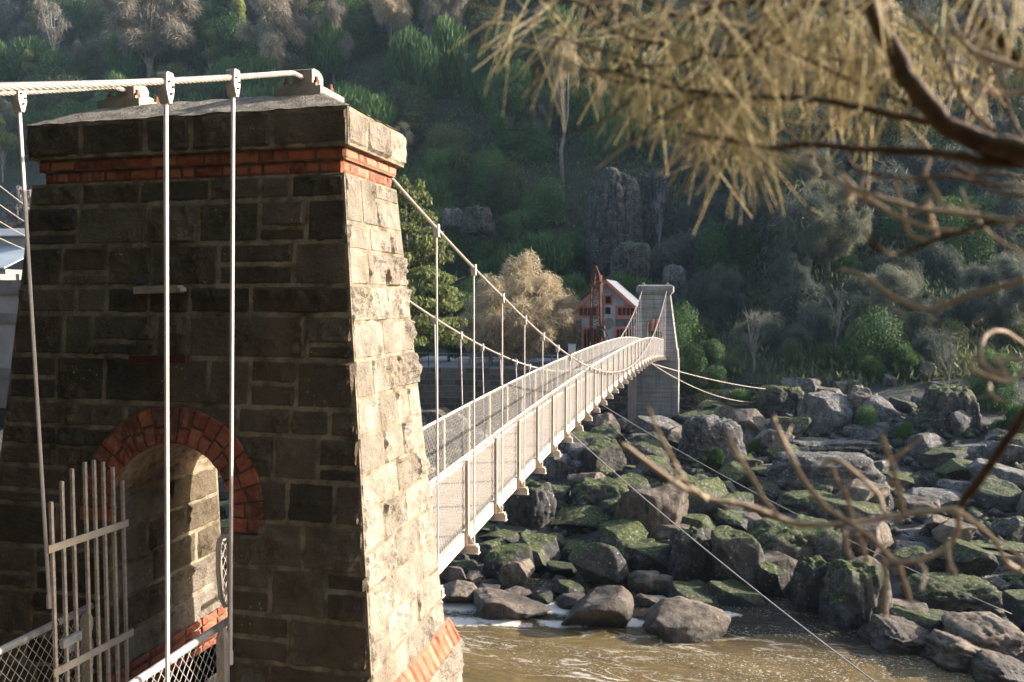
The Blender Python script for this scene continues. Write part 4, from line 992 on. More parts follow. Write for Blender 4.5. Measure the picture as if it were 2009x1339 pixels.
def R3(L):
    for zx0, zy0, zx1, zy1, mk, lab, *kw in L: px_boulder(1300 + zx0 * .3529, 640 + zy0 * .3529, 1300 + zx1 * .3529, 640 + zy1 * .3529, 'rock_' + mk, lab, **(kw[0] if kw else {}))
R1([(205, 870, 600, 1015, 'brown', 'long low brown boulder half sunk in the white water', dict(d=27.4, roll=.10)),
    (705, 865, 1050, 1090, 'brown', 'brown tilted boulder in the river with a sharp crest, left of the flat-topped one', dict(d=26.5, roll=-.35)),
    (1105, 915, 1520, 1125, 'brown', 'large flat-topped brown boulder standing alone in the brown river', dict(d=26.0, roll=-.12, rot=0.15)),
    (25, 820, 225, 945, 'brown', 'brown boulder at the water beside the near tower side'), (20, 722, 180, 845, 'brown', 'pointed brown boulder touching the edge of the near tower, above the foam'),
    (155, 760, 275, 835, 'brown', 'small pale brown stone behind the foam pool'), (220, 828, 345, 898, 'brown', 'small rounded stone at the foam edge'),
    (345, 700, 530, 870, 'brown', 'upright rounded brown boulder in the middle of the rock pile below the deck'),
    (378, 612, 615, 778, 'mossy', 'moss-capped grey boulder below the third walkway bracket'), (502, 548, 712, 672, 'mossy', 'round boulder with bright moss top right of the moss-capped grey one'),
    (718, 278, 1032, 515, 'mossy', 'big mossy boulder with dark split face below mid bridge', dict(big='tall')), (635, 430, 950, 568, 'mossy', 'low mossy slab lying under the big mossy boulder'),
    (385, 286, 632, 575, 'mossy', 'tall dark block with mossy dome top next to the bridge brackets', dict(big='tall')), (600, 324, 717, 392, 'mossy', 'small oval mossy stone beside the tall dark block'),
    (612, 382, 712, 455, 'mossy', 'small mossy stone under the oval mossy one'), (780, 602, 1005, 865, 'mossy', 'leaning pointed slab with a ridge at the water side', dict(roll=-.55, hk=1.0)),
    (655, 600, 855, 720, 'mossy', 'flat green-topped boulder left of the leaning pointed slab'), (595, 705, 805, 788, 'dark', 'dark flat wet stone under the flat green-topped boulder'),
    (622, 785, 708, 822, 'brown', 'small flat pale stone in the dark pool'), (632, 805, 780, 905, 'dark', 'dark wedge stone at the edge of the pool', dict(roll=.4)),
    (660, 880, 797, 968, 'brown', 'squat brown boulder between two foam patches'), (490, 845, 640, 897, 'brown', 'low brown stone behind the squat brown boulder'), (520, 870, 632, 932, 'dark', 'dark little stone left of the squat brown boulder'),
    (354, 848, 510, 910, 'brown', 'low brown stone behind the long low brown boulder'), (254, 706, 377, 797, 'mossy', 'small mossy stone left of the upright rounded brown boulder'),
    (176, 598, 387, 738, 'mossy', 'dark mossy boulder under the first walkway bracket'), (258, 542, 445, 628, 'mossy', 'mossy slab resting on the dark mossy boulder'), (190, 504, 372, 562, 'mossy', 'low mossy stone in the shadow of the deck'),
    (1240, 528, 1505, 850, 'mossy', 'huge dark block with mossy rim above the slack water', dict(big='tall', hk=1.0)), (1035, 758, 1182, 882, 'brown', 'pale angular stone at the foot of the tilted slab'), (1150, 778, 1272, 892, 'brown', 'second angular stone at the foot of the tilted slab, nearer the dark block', dict(roll=.5)),
    (1070, 878, 1202, 942, 'brown', 'pale flat stone in the water behind the large flat-topped boulder'), (800, 850, 955, 897, 'dark', 'thin dark slab at the water behind the tilted brown boulder'), (702, 583, 835, 632, 'mossy', 'thin mossy slab above the flat green-topped boulder'),
    (828, 578, 928, 657, 'mossy', 'small mossy stone against the leaning slab top'), (688, 163, 808, 283, 'pale', 'grey rounded stone below the stone wall under the bridge'), (556, 122, 718, 302, 'pale', 'grey sloping rock between bridge brackets and grey rounded stone'),
    (1008, 213, 1132, 345, 'pale', 'rounded grey rock above the tilted slab'), (640, 20, 935, 175, 'dark', 'dark rock mass below the retaining wall beside the deck'), (240, 795, 352, 848, 'dark', 'dark little stone at the upper foam edge'),
    (50, 693, 240, 778, 'mossy', 'mossy stone in shade close to the near tower'), (972, 752, 1052, 838, 'dark', 'dark stone wedged under the tilted slab'), (925, 500, 1010, 600, 'dark', 'dark upright stone left of the tilted slab')])
px_boulder(1215, 945, 1365, 1085, 'rock_brown', 'great tilted slab with smooth brown face sloping to the river', roll=-.55, hk=1.0, var=2)
px_boulder(1290, 940, 1420, 1050, 'rock_mossy', 'pale lichen-green top of the rock behind the tilted slab', var=1)
R2([(0, 535, 238, 905, 'mossy', 'round moss-covered boulder right of the huge dark block'), (165, 485, 690, 800, 'mossy', 'massive dark mossy outcrop above the slack water', dict(big='tall', deep=.6)), (230, 705, 405, 912, 'dark', 'smooth dark rock face at the water below the massive outcrop'),
    (430, 688, 625, 985, 'mossy', 'dark mossy buttress reaching the water', dict(big='tall')), (590, 703, 910, 1085, 'mossy', 'large dark mossy block with a lit right edge above the river', dict(big='tall')), (820, 915, 1095, 1055, 'brown', 'pale brown cracked block below the large mossy block'),
    (1035, 788, 1475, 1010, 'mossy', 'broad ledge with yellow-green moss on its sunlit top', dict(big='flat', deep=.7)), (1225, 1003, 1615, 1255, 'brown', 'big brown boulder with a sunlit crest at lower right', dict(big='flat', d=24.5)), (815, 1028, 1190, 1185, 'brown', 'sunlit brown ledge along the water', dict(big='flat', d=25.2, roll=.18)),
    (1150, 1115, 1500, 1290, 'brown', 'sunlit brown ledge in the lower right corner of the bank', dict(big='flat', d=23.2, roll=.32)), (1380, 1220, 1690, 1380, 'brown', 'brown ledge cut by the corner at the bottom right', dict(big='flat', d=22.0, roll=.28)), (1195, 640, 1640, 775, 'mossy', 'lower flat slab of the mossy slab stack', dict(deep=.6)),
    (1200, 592, 1640, 665, 'mossy', 'upper flat slab of the mossy slab stack', dict(deep=.6)), (1207, 545, 1425, 603, 'mossy', 'short green slab on top of the mossy slab stack'), (878, 538, 1125, 612, 'pale', 'flat pale cracked slab behind the hanging twigs'),
    (928, 598, 1162, 725, 'pale', 'pale grey-green cracked slab below the flat pale one'), (1045, 648, 1225, 775, 'brown', 'rounded brown rock behind the twig fork'), (995, 328, 1385, 465, 'pale', 'broad pale boulder with white top left of the twig fork'),
    (1000, 18, 1235, 185, 'pale', 'pale-topped angular boulder perched on a dark one'), (1105, 98, 1335, 270, 'dark', 'dark boulder under the perched pale-topped boulder'), (1238, 80, 1425, 235, 'pale', 'pale-topped boulder right of the perched one'),
    (1420, 68, 1640, 235, 'pale', 'wide grey boulder at the right edge below the shrubs'), (300, 130, 855, 375, 'pale', 'long flat-topped grey rock in the middle of the bank', dict(big='flat', deep=.5)), (335, 58, 915, 155, 'pale', 'long low ledge behind the flat-topped grey rock', dict(big='flat', deep=.5)),
    (1028, 238, 1135, 348, 'brown', 'small brown-grey stone beside the broad pale boulder'), (1120, 235, 1365, 338, 'dark', 'dark low rock above the broad pale boulder'), (805, 163, 925, 285, 'pale', 'small pale block at the end of the flat-topped rock'),
    (840, 225, 1035, 335, 'dark', 'dark rock behind the upright twig'), (205, 148, 312, 205, 'pale', 'small pale slab left of the flat-topped grey rock'), (185, 168, 258, 245, 'dark', 'small dark block left of the flat-topped grey rock'), (225, 188, 405, 300, 'brown', 'brownish cracked block at the left foot of the flat-topped rock'),
    (315, 288, 445, 365, 'mossy', 'round moss stone in the row below the flat-topped rock'), (438, 286, 615, 375, 'mossy', 'second wider moss stone in the row below the flat-topped rock'), (215, 268, 302, 345, 'mossy', 'small green stone above the crossing twigs'), (115, 308, 295, 405, 'mossy', 'green domed stone behind the left twigs'),
    (345, 338, 650, 455, 'mossy', 'long mossy whaleback rock under the row of moss stones', dict(big='flat')), (495, 358, 870, 530, 'mossy', 'mossy sunlit whaleback rock behind the twig crossing'), (0, 473, 118, 565, 'mossy', 'small mossy stone left of the massive outcrop'), (25, 283, 122, 365, 'mossy', 'round green stone at the left end of the moss row'),
    (0, 323, 92, 395, 'mossy', 'pale green stone beside the lichen boulder foot'), (1108, 468, 1255, 575, 'brown', 'grey-brown stone below the twig fork'), (1498, 885, 1640, 1005, 'brown', 'pale ledge stone at the right edge'), (1435, 928, 1565, 1015, 'brown', 'sunlit stone between the ledges at right'),
    (940, 708, 1032, 805, 'brown', 'brown stone behind the two hanging twig ends'), (1515, 762, 1640, 855, 'dark', 'dark rounded stone at the right edge under the slab stack'), (1435, 798, 1575, 895, 'pale', 'pale flat stone below the slab stack'), (1305, 508, 1425, 565, 'mossy', 'small mossy stone above the slab stack')])
R3([(785, 362, 1035, 650, 'pale', 'big round lichen-spotted rock with a dark hollow on the far bank', dict(rot=0)), (1020, 328, 1172, 565, 'brown', 'split brown rock column right of the big round rock'), (718, 373, 802, 485, 'pale', 'white-speckled upright rock left of the big round rock'),
    (495, 328, 802, 525, 'dark', 'dark rock wall with white speckles left of the big round rock', dict(big='tall')), (935, 298, 1115, 385, 'pale', 'grey rock above the split brown column'), (1440, 328, 1735, 650, 'dark', 'large dark rock with bulging side at the right of the far bank', dict(big='tall')),
    (1388, 488, 1585, 605, 'dark', 'dark rock at the foot of the large bulging rock'), (1385, 388, 1492, 495, 'pale', 'brown-grey block left of the large bulging rock'), (1503, 438, 1622, 525, 'dark', 'dark round rock set on the bulging rock'), (1585, 453, 1738, 645, 'pale', 'pale leaning rock at the right of the bulging rock', dict(roll=.3)),
    (1278, 533, 1392, 630, 'pale', 'speckled rock below the brown-grey block'), (1138, 448, 1258, 548, 'pale', 'speckled rock right of the split column'), (1188, 478, 1292, 585, 'pale', 'second speckled rock right of the split column, partly behind the first'), (995, 533, 1245, 668, 'pale', 'broad speckled rock with a shrub on it'),
    (498, 513, 785, 628, 'pale', 'grey sloping rock in front of the dark rock wall'), (515, 575, 650, 705, 'dark', 'dark rock at the foot of the grey sloping rock'), (1268, 398, 1395, 505, 'dark', 'dark speckled rock behind the bare twigs'), (1148, 373, 1215, 465, 'brown', 'small brown upright rock by the split column'),
    (1228, 268, 1302, 362, 'pale', 'pale rock among the green shrubs'), (1395, 198, 1515, 335, 'pale', 'speckled rock high among the trees'), (1478, 308, 1565, 355, 'pale', 'small pale rock above the bulging rock'), (70, 492, 455, 830, 'pale', 'large lichen-covered boulder right of the concrete tower foot', dict(big='tall', deep=.7)),
    (-150, 500, 125, 720, 'pale', 'mossy-topped rock at the foot of the concrete tower', dict(deep=.6)), (-260, 640, 60, 860, 'dark', 'dark rock mass left of the lichen boulder, under the leaning slab'), (-420, 560, -180, 800, 'dark', 'dark rock under the bridge end beside the concrete tower'),
    (640, 400, 730, 520, 'dark', 'narrow dark rock in the speckled rock wall'), (1760, 640, 1900, 760, 'pale', 'pale rock below the dark shrubs at right')])
# smaller stones that fill the gaps of the bank
for k in range(1500):
    if len([1 for o in COL.objects if o.get('group') == 'stones filling the rocky bank']) >= 290: break
    X = brng.uniform(-26, 26); q = brng.betavariate(1.1, 1.3) * 33 + .2
    Y = (min(edge(X), 28.4) if X < 8 else edge(X)) + q
    if X < -8 and Y > 55: continue
    if abs(X + 3.95) < 2 and Y > 53: continue
    w = brng.uniform(.8, 2.1) * (1 + q * .024); near = any((X - a) ** 2 + (Y - b) ** 2 < (c * .62) ** 2 for a, b, c in PLACED)
    if near: continue
    mk = 'rock_' + (brng.choice(['mossy', 'mossy', 'brown', 'dark']) if q < 16 else brng.choice(['pale', 'dark', 'pale', 'brown', 'mossy']))
    z = h_far(X, Y)
    kind = {'rock_mossy': 'small mossy stone filling a gap between the big boulders', 'rock_brown': 'small brown stone filling a gap between the big boulders', 'rock_dark': 'small dark stone filling a gap between the big boulders', 'rock_pale': 'small lichen-spotted stone filling a gap between the big boulders'}[mk]
    boulder((X, Y, z + w * .15), w, w * brng.uniform(.7, 1.1), w * brng.uniform(.55, .9), mk, kind, brng.uniform(0, 6.3), 0, name='stone', group='stones filling the rocky bank', cat='stone')
    PLACED.append((X, Y, w * .45))
for (u0, v0, u1, v1, d, lab) in ((418, 930, 470, 1010, 40, 'grey-green boulder seen through the tower arch, upper'), (408, 985, 475, 1060, 36, 'grey-green boulder seen through the tower arch, lower'), (405, 890, 460, 945, 46, 'grey boulder at the top of the view through the tower arch')):
    px_boulder(u0 - 10, v0, u1 + 10, v1, 'rock_mossy', lab, d=d)
# cliff knobs on the hill
for (u0, v0, u1, v1, mk, lab, var, d) in ((1146, 336, 1262, 560, 'rock_dark', 'tall pale-topped granite knob on the hillside above the shed', 1, 84), (1245, 332, 1312, 490, 'rock_dark', 'narrow upright granite slab joined to the right of the tall knob', 3, 87), (1195, 475, 1275, 560, 'rock_dark', 'lower granite block under the tall knob', 2, 79),
        (905, 405, 968, 462, 'rock_dark', 'small dark outcrop showing through the hillside bushes', 4, 86), (1300, 520, 1345, 560, 'rock_pale', 'pale rock between the bushes above the concrete tower', 0, 78), (868, 410, 912, 450, 'rock_pale', 'grey outcrop left of the small dark outcrop', 2, 87),
        (1940, 430, 2030, 520, 'rock_pale', 'white-speckled cliff face at the far right', 5, 100), (15, 370, 80, 455, 'rock_pale', 'grey cliff patch at the far left behind the wires', 4, 70)):
    w = (u1 - u0) * d / F_PX; h = (v1 - v0) * d / F_PX
    p = at_d((u0 + u1) / 2, (v0 + v1) / 2, d + w * .3); o = boulder(p, w * 1.08, w * .95, h * 1.05, mk, lab, 0, 0, var, 'rock_outcrop', cat='rock'); o.data = cliff_mesh('rock_outcrop', 3.7 * var + u0 * .01, M[mk])
# driftwood log jammed below the concrete tower
mb = MB(); a, b_ = at_d(1198, 880, 50), at_d(1345, 845, 52); mb.tube([a, a.lerp(b_, .4) + Vector((0, 0, .12)), b_], [.22, .30, .24], 10)
tag(mb.build('driftwood_log', M['bark'], None, smooth=True), 'grey driftwood log jammed on the rocks below the concrete tower', 'log')

# ------------------------------------------------------------------ vegetation
LF = dict(
    bush=mat_leaf('bush_leaf', (0.050, 0.10, 0.034), (0.115, 0.19, 0.065), .3),
    olive=mat_leaf('olive_leaf', (0.065, 0.085, 0.034), (0.15, 0.17, 0.078), .3),
    sheoak=mat_leaf('sheoak_needles', (0.26, 0.22, 0.165), (0.48, 0.42, 0.33), .35),
    sheoakgreen=mat_leaf('greygreen_needles', (0.085, 0.098, 0.072), (0.18, 0.19, 0.15), .35),
    tan=mat_leaf('tan_needles', (0.36, 0.30, 0.20), (0.66, 0.57, 0.42), .35, .1),
    lime=mat_leaf('lime_leaf', (0.11, 0.14, 0.04), (0.28, 0.31, 0.11), .35),
    fg=mat_leaf('straw_needles', (0.48, 0.42, 0.19), (0.95, 0.83, 0.60), .48, .1))
def leaf_cloud(seed, blobs, n, size, mode='leaf', squash=1.0):
    """many small separate leaf faces spread through blob volumes; tint is random per leaf and rises towards the outside of each blob"""
    r = np.random.default_rng(seed); B = np.array([b[:3] for b in blobs]); Rr = np.array([b[3:6] for b in blobs])
    wgt = (Rr.prod(1)) ** .75; idx = r.choice(len(blobs), n, p=wgt / wgt.sum())
    d = r.normal(size=(n, 3)); d /= np.linalg.norm(d, axis=1)[:, None]
    rad = r.random(n) ** (.38 if mode == 'leaf' else .62)
    # lumpy crown outline: directions pushed in or out by a few random lobes
    lob = r.normal(size=(len(blobs), 7, 3)); lob /= np.linalg.norm(lob, axis=2)[..., None]
    dot = np.einsum('ij,ikj->ik', d, lob[idx]); bulge = 0.78 + 0.42 * np.clip(dot, 0, 1).max(1) ** 3
    C = B[idx] + d * rad[:, None] * Rr[idx] * bulge[:, None]
    ti = np.clip(r.random(n) * .55 + (rad - .55) * .5 + r.normal(size=n) * .1 + .12, 0, 1)
    if mode == 'leaf':
        nn = d + r.normal(size=(n, 3)) * .7 + np.array([0, 0, .4]); nn /= np.linalg.norm(nn, axis=1)[:, None]
        a = np.cross(nn, r.normal(size=(n, 3))); a /= np.linalg.norm(a, axis=1)[:, None]; b = np.cross(nn, a)
        s = size * (.6 + .8 * r.random(n))[:, None]
        V = np.stack([C - a * s * .5, C + b * s * .28, C + a * s * .5, C - b * s * .28], 1)
    elif mode == 'up':                                         # feathery upright sprays
        a = d * .45 + r.normal(size=(n, 3)) * .25 + np.array([0, 0, 1.0]); a /= np.linalg.norm(a, axis=1)[:, None]
        b = np.cross(a, r.normal(size=(n, 3))); b /= np.linalg.norm(b, axis=1)[:, None]; s = size * (.6 + .8 * r.random(n))[:, None]
        V = np.stack([C - a * s * .6, C + b * s * .13, C + a * s * .7, C - b * s * .13], 1)
    else:                                                      # weeping strands
        a = d * np.array([.6, .6, .3]) + r.normal(size=(n, 3)) * .45 + np.array([0, 0, -.5]); a /= np.linalg.norm(a, axis=1)[:, None]
        b = np.cross(a, r.normal(size=(n, 3))); b /= np.linalg.norm(b, axis=1)[:, None]; s = size * (.6 + .9 * r.random(n))[:, None]
        V = np.stack([C - a * s * .5, C + b * s * .03, C + a * s * .6, C - b * s * .03], 1)
    return V.reshape(-1, 3), np.arange(4 * n).reshape(n, 4), np.repeat(ti, 4)
def limbs(seed, H, blobs, r0, lean=.1, twigs=2, fork=.35):
    rr = random.Random(seed); mb = MB(); top = Vector((rr.uniform(-lean, lean) * H, rr.uniform(-lean, lean) * H, H * .72))
    tp = [Vector((0, 0, -.6)), Vector((top.x * .15 + rr.uniform(-.03, .03) * H, top.y * .2, H * .22)), Vector((top.x * .5 + rr.uniform(-.04, .04) * H, top.y * .5, H * .46)), top]
    mb.tube(tp, [r0 * 1.25, r0, r0 * .7, r0 * .3], 7)
    for b in blobs:
        e = Vector(b[:3]); t = min(.95, max(.2, (e.z - b[5] * .6) / H * rr.uniform(.55, .8))); k = t * 3 * .99
        s = tp[min(3, int(k))].lerp(tp[min(3, int(k) + 1)], k - int(k)); m = s.lerp(e, .5) + Vector((0, 0, -.04 * H + rr.uniform(0, .06) * H))
        mb.tube([s, m, e], [r0 * .45, r0 * .28, r0 * .09], 5, cap=False)
        for q in range(twigs):
            f = e + Vector((rr.gauss(0, 1) * b[3], rr.gauss(0, 1) * b[4], rr.gauss(0, .7) * b[5])) * .7; mb.tube([m.lerp(e, .5), m.lerp(f, .6) + Vector((0, 0, .03 * H)), f], [r0 * .16, r0 * .1, r0 * .03], 4, cap=False)
    return mb
def rblobs(seed, n, cx, cz, rx, rz_, br, bz=None):
    r = random.Random(seed); out = []
    for k in range(n):
        a = r.uniform(0, 6.28); q = r.random() ** .5; z = r.uniform(-1, 1); w = math.sqrt(max(0.05, 1 - z * z * .8))
        s = br * r.uniform(.65, 1.25); out.append((cx + math.cos(a) * q * rx * w, math.sin(a) * q * rx * w, cz + z * rz_, s, s, (bz or .75) * s))
    return out
# tree kinds, each about 10 m tall with its base at the origin
PROTO = {}
def proto(kind, trunk_mb, bark, cloud, leafm):
    root = bpy.data.objects.new('tree', None)
    t = bpy.data.meshes.new('trunk'); t.from_pydata(trunk_mb.v, [], trunk_mb.f); t.materials.append(M[bark]); t.polygons.foreach_set('use_smooth', [True] * len(t.polygons))
    V, Fq, ti = cloud; o = np_mesh('crown', V, Fq, LF[leafm], ti); c = o.data; bpy.data.objects.remove(o)
    PROTO.setdefault(kind, []).append((t, c))
for k in range(2):
    b = rblobs(20 + k, 40, 0, 6.6, 2.7, 2.8, .75, 1.15); proto('sheoak', limbs(3 + k, 10, b[::2], .17), 'bark', leaf_cloud(k, b, 24000, .58, 'weep'), 'sheoak')
    b = rblobs(30 + k, 46, 0, 5.6, 3.8, 3.3, .95, 1.1); proto('sheoakgreen', limbs(5 + k, 10, b[::3], .2), 'bark', leaf_cloud(9 + k, b, 30000, .62, 'weep'), 'sheoakgreen')
    b = rblobs(40 + k, 12, 0, 7.2, 2.4, 2.0, 1.1, .8); proto('gum', limbs(7 + k, 10, b, .16, .14), 'palebark', leaf_cloud(19 + k, b, 13000, .27), 'lime')
    b = rblobs(50 + k, 18, 0, 5.0, 3.2, 3.8, 1.5, .9); proto('green', limbs(9 + k, 10, b, .2), 'bark', leaf_cloud(29 + k, b, 30000, .27), 'bush')
    b = rblobs(60 + k, 7, 0, 7.2, 1.9, 2.0, .8, .8); proto('sparse', limbs(11 + k, 10, b, .13, .16, 5), 'palebark', leaf_cloud(39 + k, b, 1500, .5, 'weep'), 'sheoak')
b = rblobs(90, 18, .4, 8.9, 1.5, 1.1, .55, 1.0); proto('highcrown', limbs(17, 11, b[::2], .15, .12, 3), 'bark', leaf_cloud(79, b, 12000, .5, 'weep'), 'sheoak')
b = []
rr = random.Random(8)
for lv in range(11):
    z = 1.6 + lv * .78; R_ = 3.3 * (1 - (lv / 11.5) ** 1.6) + .5
    for q in range(5): a = q * 1.26 + lv * .7 + rr.uniform(-.3, .3); b.append((math.cos(a) * R_ * .7, math.sin(a) * R_ * .7, z + rr.uniform(-.2, .2), R_ * .42, R_ * .42, .36))
proto('layered', limbs(13, 10, b[::3], .2), 'bark', leaf_cloud(49, b, 22000, .26, 'leaf'), 'lime')
b = rblobs(71, 70, 0, 4.0, 3.6, 3.1, .78, 1.25) + [(0.1, 0, 7.2, 1.3, 1.3, 1.5), (.5, .2, 8.6, .8, .8, 1.1), (-.6, 0, 8.1, .5, .5, 1.0), (1.6, 0, 6.4, 1, 1, 1.1), (-2.2, 0, 5.2, 1.2, 1.2, 1.2), (2.6, 0, 5.0, 1.1, 1.1, 1.3), (-3.2, .4, 2.6, 1.2, 1.2, 1.5), (3.4, -.3, 2.8, 1.2, 1.2, 1.6)]
proto('casuarina', limbs(15, 9, b[::3], .24), 'bark', leaf_cloud(59, b, 52000, .50, 'weep'), 'tan')
mbare = limbs(77, 10, rblobs(80, 12, 0, 7, 3, 2.6, 1.1), .16, .15, 9)
PROTO['bare'] = [(lambda me: (me.from_pydata(mbare.v, [], mbare.f), me.materials.append(M['palebark']), me)[2])(bpy.data.meshes.new('trunk'))]
NAMES = dict(sheoak='sheoak_tree', sheoakgreen='sheoak_tree', gum='gum_tree', green='leafy_tree', sparse='thin_tree', layered='pine_tree', casuarina='sheoak_tree', bare='bare_tree', highcrown='sheoak_tree')
trng = random.Random(21)
def tree(kind, p, h, label, wk=1.0, var=None, group=None, rz_=None):
    root = bpy.data.objects.new(NAMES[kind], None); COL.objects.link(root); root.location = p; root.rotation_euler = (0, 0, trng.uniform(0, 6.28) if rz_ is None else rz_)
    root.scale = (h / 10 * wk, h / 10 * wk, h / 10); tag(root, label, 'tree', group)
    m = PROTO[kind][(var if var is not None else trng.randrange(9)) % len(PROTO[kind])]
    for nm, me in (('trunk', m[0]), ('crown', m[1])) if isinstance(m, tuple) else (('trunk', m),):
        c = bpy.data.objects.new(nm, me); COL.objects.link(c); c.parent = root
    return root
def px_tree(kind, u, vb, vt, label, d=None, wk=1.0, **kw):
    if d is None: p, d = on_ground(u, vb, 50)
    else: p = at_d(u, vb, d)
    return tree(kind, p, (vb - vt) * d / F_PX * (1.02), label, wk, **kw)
# ------------------------------------------------------------------ trees that can be told apart
px_tree('casuarina', 1020, 712, 488, 'big tan weeping sheoak glowing in the sun left of the shed', d=64, wk=1.35, rz_=0.3)
px_tree('layered', 806, 720, 352, 'layered yellow-green pine showing beside the near stone tower', d=52, wk=.72)
px_tree('sheoak', 548, 215, -25, 'tall tan sheoak with dense round crown above the right cable saddle', wk=1.0)
px_tree('sheoak', 300, 190, -60, 'broad tan sheoak crown above the middle of the stone tower', wk=1.25)
px_tree('sparse', 283, 165, 38, 'thin pale tree with bare branches in front of the broad tan sheoak', wk=1.0)
px_tree('sparse', 108, 175, -30, 'tall thin grey tree at the upper left', wk=.8)
px_tree('gum', 468, 150, -5, 'slender lime-green gum tree between two tan sheoaks', wk=.55)
px_tree('gum', 415, 165, 60, 'short lime-green gum with pale bare stems beneath', wk=1.0)
px_tree('gum', 60, 190, 95, 'small lime-green gum at the far upper left', wk=.6)
px_tree('sheoak', 655, 175, 5, 'tan sheoak with thin trunk right of the saddle at the tower top', wk=.8)
px_tree('sheoak', 870, 140, -60, 'tan sheoak crown at the top edge left of the foreground needles', wk=.8)
px_tree('highcrown', 1105, 365, 95, 'tan sheoak on a long bare bent trunk below the foreground needles', wk=.9)
px_tree('sheoak', 770, 120, -70, 'grey tan tree crown at the top edge above the green hillside bushes', wk=.8)
px_tree('sheoakgreen', 1625, 545, 345, 'grey-green weeping tree on the hill below the thick branch', wk=.95)
px_tree('sheoakgreen', 1550, 640, 490, 'round grey-green weeping tree low on the hill, pale crown', wk=.75)
px_tree('sheoakgreen', 1752, 690, 520, 'wide grey-green weeping tree above the speckled rocks', wk=1.2)
px_tree('sheoakgreen', 1962, 680, 498, 'dome-shaped grey-green weeping tree at the right edge', wk=1.0)
px_tree('sheoakgreen', 1470, 520, 375, 'grey-green weeping tree right of the granite knob', wk=1.0)
px_tree('sheoakgreen', 1690, 480, 330, 'grey-green weeping tree high behind the hooked twigs', wk=1.0)
px_tree('sheoakgreen', 1420, 640, 520, 'dull weeping tree above the concrete tower on its right', wk=.9)
px_tree('green', 1385, 790, 670, 'dark leafy tree right beside the concrete tower', wk=.9)
px_tree('green', 1945, 790, 690, 'dark leafy tree above the pale rocks at the right edge', wk=1.1)
px_tree('green', 880, 705, 560, 'dark green leafy tree behind the bridge cables left of the tan sheoak', d=68, wk=.9)
px_tree('green', 820, 705, 590, 'dark green leafy tree at the back of the terrace near the pine', d=66, wk=.9)
px_tree('bare', 1292, 520, 370, 'pale dead tree leaning against the granite knob', wk=.35)
px_tree('bare', 1480, 740, 600, 'grey bare branching tree among the dull weeping trees', wk=.8)
px_tree('bare', 1860, 760, 690, 'low bare twiggy tree among the rocks at right', wk=1.0)
px_tree('bare', 1640, 700, 560, 'grey bare tree behind the speckled rock wall', wk=.8)
px_tree('bare', 1120, 690, 600, 'bare grey tree at the left side of the shed', d=70, wk=.5)
px_tree('sparse', 1850, 330, 60, 'thin hazy tree far up the valley at the upper right', wk=.8)
px_tree('sheoak', 1930, 240, 0, 'hazy pale sheoak far up the valley at the right edge', wk=1.0)
px_tree('sheoak', 1700, 180, -20, 'hazy sheoak high on the hill behind the yellow needles', wk=1.0)
px_tree('sheoakgreen', 10, 330, 190, 'weeping tree at the left edge above the power house wires', wk=.8)
px_tree('gum', 6, 360, 215, 'pale-trunked gum tree at the extreme left edge', wk=.7)

for (x, y, h, lab) in ((-9, -3.5, 11, 'leafy tree added out of view left of the viewpoint to shade the tower front'), (-4, -5, 12, 'leafy tree added out of view straight behind the viewpoint to shade the tower front'), (2.2, -4.5, 11, 'leafy tree added out of view behind the foreground branches to shade the tower front'), (-15, 1.5, 11, 'leafy tree added out of view above the approach to shade the tower front')):
    tree('green', (x, y, h_near(x, y) - .2), h, lab, 1.25)  # unseen trees added to block sky light from the tower front

wr = random.Random(9); wk_ = 0
WL = dict(sparse='thin pale-stemmed tree rising out of the hillside scrub', highcrown='bare-stemmed tree with a small grey crown above the hillside scrub', bare='leafless grey tree among the hillside scrub', green='dark leafy tree standing among the hillside scrub', sheoakgreen='grey-green weeping tree among the hillside scrub')
while wk_ < 44:
    u, v = wr.uniform(0, 2000), wr.uniform(-20, 560)
    if (u < 760 and v > 300) or (1120 < u < 1330 and v > 300): continue
    p, d = on_ground(u, v, 74, 240)
    if d > 239: continue
    k = wr.choice(['sparse', 'highcrown', 'highcrown', 'bare', 'green', 'green', 'sheoakgreen'] if u < 1330 else ['sheoakgreen', 'sheoakgreen', 'highcrown', 'bare', 'sparse']); tree(k, p, wr.uniform(5.5, 9.5), WL[k], wr.uniform(.7, 1.0), group='scattered trees of the far hillside'); wk_ += 1

# ------------------------------------------------------------------ hillside bushes and woodland, one object each
bush_me = {}
for k in range(3):
    for nm, leaf, mode, sz, n in (('bush', 'bush', 'leaf', .09, 16000), ('feather', 'bush', 'up', .22, 13000), ('olive', 'olive', 'leaf', .09, 15000), ('grey', 'sheoakgreen', 'weep', .40, 8500)):
        bl = rblobs(100 + k * 7 + len(nm), 9, 0, .95, 1.25, .75, .85, .95)
        V, Fq, ti = leaf_cloud(200 + k, bl, n, sz, mode); o = np_mesh('foliage', V, Fq, LF[leaf], ti); bush_me.setdefault(nm, []).append(o.data); bpy.data.objects.remove(o)
BL = dict(bush='rounded dark green bush in the dense scrub of the far hillside', feather='upright feathery green bush in the dense scrub of the far hillside', olive='dull olive bush in the dense scrub of the far hillside', grey='grey-green weeping bush in the dense scrub of the far hillside')
hrng = random.Random(4); cnt = {k: 0 for k in BL}; spots = []
def put_bush(p, s, nm, label=None, group=None):
    o = bpy.data.objects.new('bush', bush_me[nm][hrng.randrange(3)]); COL.objects.link(o); o.location = p; o.scale = (s * hrng.uniform(.85, 1.2), s * hrng.uniform(.85, 1.2), s * hrng.uniform(.9, 1.45)); o.rotation_euler = (hrng.uniform(-.1, .1), hrng.uniform(-.1, .1), hrng.uniform(0, 6.28))
    return tag(o, label or BL[nm], 'bush', group or 'bushes of the far hillside')
tries = 0
